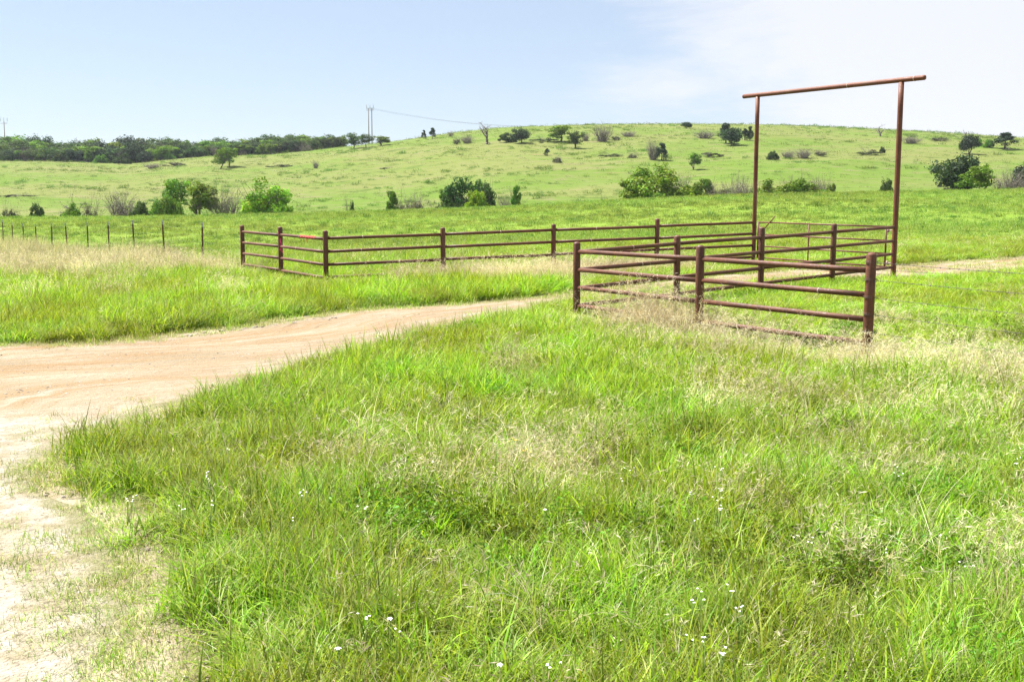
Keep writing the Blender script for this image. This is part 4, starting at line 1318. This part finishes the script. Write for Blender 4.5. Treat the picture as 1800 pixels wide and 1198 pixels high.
# soft leafy weeds
x, y = cat(sample_area(3.2, 9, 36), sample_area(9, 18, 16))
k, sd = on_verge(x, y, .15, .5)
m = rsg.random(len(x)) < k * sstep(.52, .72, fbm(x / .7, y / .7, 54)) * .7
x, y = x[m], y[m]
place('leafy_weeds', CW, NV, x, y, np.full(len(x), 1.0))
# short worn turf on the verge and in patches over the pale apron
x, y = cat(sample_area(3.0, 9, 150), sample_area(9, 26, 50), sample_area(26, 40, 16))
sd = road_sd(x, y) + (fbm(x / .6, y / .6, 32) - .5) * 1.0
apr = (1 - sstep(7.5, 9.5, y + .22 * x)) * sstep(.50, .66, fbm(x / .9, y / .9, 55))
mid_ = (x > 9.8) * .75 * np.exp(-((sd + 1.5) / .55) ** 2)
pm = np.clip(mid_ + np.exp(-(sd / .38) ** 2) + .30 * apr * (sd < 0), 0, 1)
m = rsg.random(len(x)) < pm
x, y = x[m], y[m]
place('short_grass', CS, NV, x, y, np.interp(y, [3, 30], [.8, 1.6]), tilt=.1)
# tall straw along the post and wire fence
x, y = sample_area(18, 78, 7.0, umax=.53)
t, s, l = seg_side(x, y, WE, (WE.x - 2.09 * 9, WE.y + 3.0 * 9))
band = sstep(-.8, .3, -s) * (1 - sstep(6.0, 9.5, -s)) * sstep(-4.0, 2.0, t)
k, sd = on_verge(x, y, 4.5, 2.0)
m = rsg.random(len(x)) < band * k * np.clip(2.6 * fbm(x / 1.8, y / 1.8, 56) - .75, 0.04, .8)
x, y = x[m], y[m]
place('tall_dry_grass', CTD, NV, x, y, np.interp(y, [20, 70], [.9, 1.35]))
# pasture
x, y = cat(sample_area(30, 55, 9), sample_area(55, 112, 3.2))
k, sd = on_verge(x, y, .2, 1.0)
m = rsg.random(len(x)) < k
x, y = x[m], y[m]
place('pasture_grass', CP, NV, x, y, np.interp(y, [30, 110], [.9, 1.7]))
x, y = sample_area(33, 112, 0.8)
m = rsg.random(len(x)) < .25 + .6 * sstep(.42, .66, fbm(x / 4, y / 4, 57))
k, sd = on_verge(x, y, .6, 1.0); m &= (k > .5)
x, y = x[m], y[m]
place('pasture_tussocks', CK, NV, x, y, np.interp(y, [30, 110], [.8, 1.4]) * rsg.uniform(.5, 1.3, len(x)))
# rough grass of the hill
x, y = cat(sample_area(125, 360, .13, umax=.54))
place('hill_grass', CH, NV, x, y, np.interp(y, [125, 350], [.6, 1.25]))

x, y = sample_area(128, 350, .10, umax=.54)
m = rsg.random(len(x)) < sstep(.50, .72, fbm(x / 22, y / 9, 81))
x, y = x[m], y[m]
place('hill_tussocks', CK, NV, x, y, rsg.uniform(1.6, 4.2, len(x)), zs=.8)
# dead litter lying on the pale apron
x, y = sample_area(3.0, 10, 60)
sd = road_sd(x, y)
m = (sd < .2) & (y + .22 * x < 9) & (rsg.random(len(x)) < sstep(.4, .6, fbm(x / .5, y / .5, 83)))
x, y = x[m], y[m]
place('litter', CT, NV, x, y, np.full(len(x), .5), tilt=.05, zs=.16)
# loose stones on the drive
st = []
for s in range(5):
    rs = np.random.default_rng(600 + s)
    import bmesh
    bm = bmesh.new(); bmesh.ops.create_icosphere(bm, subdivisions=1, radius=.02)
    for v in bm.verts: v.co = Vector(v.co) * rs.uniform(.7, 1.2); v.co.z *= .6
    me = bpy.data.meshes.new('pebble'); bm.to_mesh(me); bm.free(); me.materials.append(M_stone); st.append(me)
CG = coll('pebbles', st)
x, y = cat(sample_area(3.2, 9, 200), sample_area(9, 20, 130))
sd = road_sd(x, y)
m = (sd < .3) & (rsg.random(len(x)) < .25 + .75 * sstep(.45, .65, fbm(x / .8, y / .8, 58)))
x, y = x[m], y[m]
place('pebbles', CG, 5, x, y, rsg.uniform(.2, 1.0, len(x)) ** 2 * np.interp(y, [4, 16], [1.1, 1.0]), sink=-.006)

# clods turned up along the far wheel track
pts = [hit(rsg.normal(440, 70), 0) if False else hit(px_c, np.interp(px_c, [280, 450, 620], [597, 577, 556]) + rsg.normal(0, 1.6)) for px_c in rsg.uniform(300, 590, 55)]
x = np.array([p.x for p in pts]); y = np.array([p.y for p in pts])
place('clods', CG, 5, x, y, rsg.uniform(.5, 2.4, len(x)), sink=-.012)

# ---------------------------------------------------------------- haze
M_haze, t = mat('thin_air')
pv = node(t, 'ShaderNodeVolumePrincipled'); pv.inputs['Color'].default_value = (0.80, 0.88, 1.0, 1)
pv.inputs['Density'].default_value = HAZE_DENSITY
pv.inputs['Anisotropy'].default_value = 0.2
t.links.new(pv.outputs[0], node(t, 'ShaderNodeOutputMaterial').inputs['Volume'])
zlo = float(gz.min()) - 1.0
hz = MB()
bx0, bx1, by0, by1, bz1 = -1520, 1520, -220, 1820, 60.0
hz.v = [(x_, y_, z_) for z_ in (zlo, bz1) for x_, y_ in ((bx0, by0), (bx1, by0), (bx1, by1), (bx0, by1))]
hz.f = [(3, 2, 1, 0), (4, 5, 6, 7), (0, 1, 5, 4), (1, 2, 6, 5), (2, 3, 7, 6), (3, 0, 4, 7)]
tag(hz.build('haze', M_haze, smooth=False), kind='stuff')

# ---------------------------------------------------------------- wild flowers
M_petal, t = mat('white_petal'); finish(t, (0.80, 0.79, 0.76), 0.7, 0.2)
M_stalk, t = mat('flower_stalk'); finish(t, (0.12, 0.19, 0.04), 0.8, 0.2)
M_yellow, t = mat('yellow_petal'); finish(t, (0.75, 0.52, 0.03), 0.7, 0.2)
def flower_proto(m, seed, nh, hr):
    rs = np.random.default_rng(seed)
    stalk, head = MB(), MB()
    for k in range(nh):
        a = rs.uniform(0, 6.28); sp_ = rs.uniform(0, .05)
        top = Vector((sp_ * math.cos(a), sp_ * math.sin(a), .30 + rs.uniform(-.03, .03)))
        stalk.add(tube((0, 0, 0.14) if k else (0, 0, -.02), top, .0016, seg=5))
        for j in range(7):
            b = j / 7 * 6.28 + rs.uniform(-.2, .2); c, s = math.cos(b), math.sin(b); r = hr * rs.uniform(.8, 1.1)
            z = top.z + .002
            head.v += [(top.x, top.y, z), (top.x + r * .6 * c - r * .28 * s, top.y + r * .6 * s + r * .28 * c, z + .004), (top.x + r * c, top.y + r * s, z + rs.uniform(-.002, .004)),
                       (top.x + r * .6 * c + r * .28 * s, top.y + r * .6 * s - r * .28 * c, z + .004)]
            n0 = len(head.v) - 4; head.f.append((n0, n0 + 1, n0 + 2, n0 + 3))
    return mesh_of(stalk, 'stalk', M_stalk), mesh_of(head, 'flower_head', m)
WP = [flower_proto(M_petal, 700 + s, 2 + s, .0055 + .001 * s) for s in range(3)]
BP = [flower_proto(M_petal, 710, 1, .015)]
YP = [flower_proto(M_yellow, 720, 4, .010)]
def flower(px, py, protos, label, catg, group, name):
    p = hit(px, py + 26 * 5.0 / max(4.5, 1) * .0)     # pixel of the head; step back by the head height
    v = ray(px, py); d = p.y
    for _ in range(6):
        g = float(height(v[0] * d, d)); d = d + ((CAM_Z + v[2] * d) - (g + .30 * .9)) / -v[2] * 1.0
    p = Vector((v[0] * d, d, float(height(v[0] * d, d)) - .0))
    rr = random.Random(int(px * 7 + py))
    st_, hd = protos[rr.randrange(len(protos))]
    root = empty(name, p, rr.uniform(0, 6.28)); root.scale = (1, 1, rr.uniform(.9, 1.05))
    link_mesh('stalk', st_, None, root); link_mesh('flower_head', hd, None, root)
    tag(root, label, catg, group)
white = [(225, 880), (372, 842), (367, 850), (385, 855), (400, 800), (455, 868), (532, 870), (540, 876), (365, 893), (350, 888), (315, 898), (393, 888), (222, 884), (518, 927),
         (1222, 870), (1234, 878), (1262, 885), (1235, 880), (1265, 836), (1270, 862), (1262, 902), (1405, 955), (1415, 962), (1420, 958), (1398, 952), (1575, 835), (1580, 842), (1570, 830),
         (1222, 935), (1228, 690), (1232, 676), (1225, 683), (1105, 829), (1090, 834), (1095, 855), (1110, 870), (1220, 1060), (1230, 1058), (1276, 1056), (1285, 1061), (1300, 1088), (1310, 1084), (1298, 1092),
         (1225, 1142), (1240, 1150), (1255, 1160), (1265, 1150), (1215, 1138), (640, 1100), (700, 1130), (965, 1170), (1187, 1187), (640, 896), (1380, 1000), (1560, 990), (1700, 1000), (1650, 948), (1755, 945), (1790, 815), (1000, 640), (720, 640), (405, 518), (620, 500), (640, 505)]
for px, py in white[::2] + white[1::6]:
    flower(px, py, WP, 'small cluster of white wildflowers in the green foreground grass', 'wildflower', 'white wildflowers in the grass', 'white_wildflower')
big = [(959, 903, 'single round white flower head in the middle of the foreground grass'), (684, 1110, 'white flower head near the lower edge left of centre'),
       (595, 1157, 'white flower pair at the lower edge beside the gravel side'), (877, 1184, 'white flower at the bottom edge in the centre'), (1786, 820, 'large white flower by the right edge of the grass')]
for px, py, lab in big: flower(px, py, BP, lab, 'wildflower', 'larger white flowers in the grass', 'white_flower')
for px, py, lab in [(905, 783, 'upper yellow flower clump in the middle of the grass'), (925, 795, 'lower yellow flower clump in the middle of the grass')]:
    flower(px, py, YP, lab, 'wildflower', 'yellow flowers in the grass', 'yellow_wildflower')
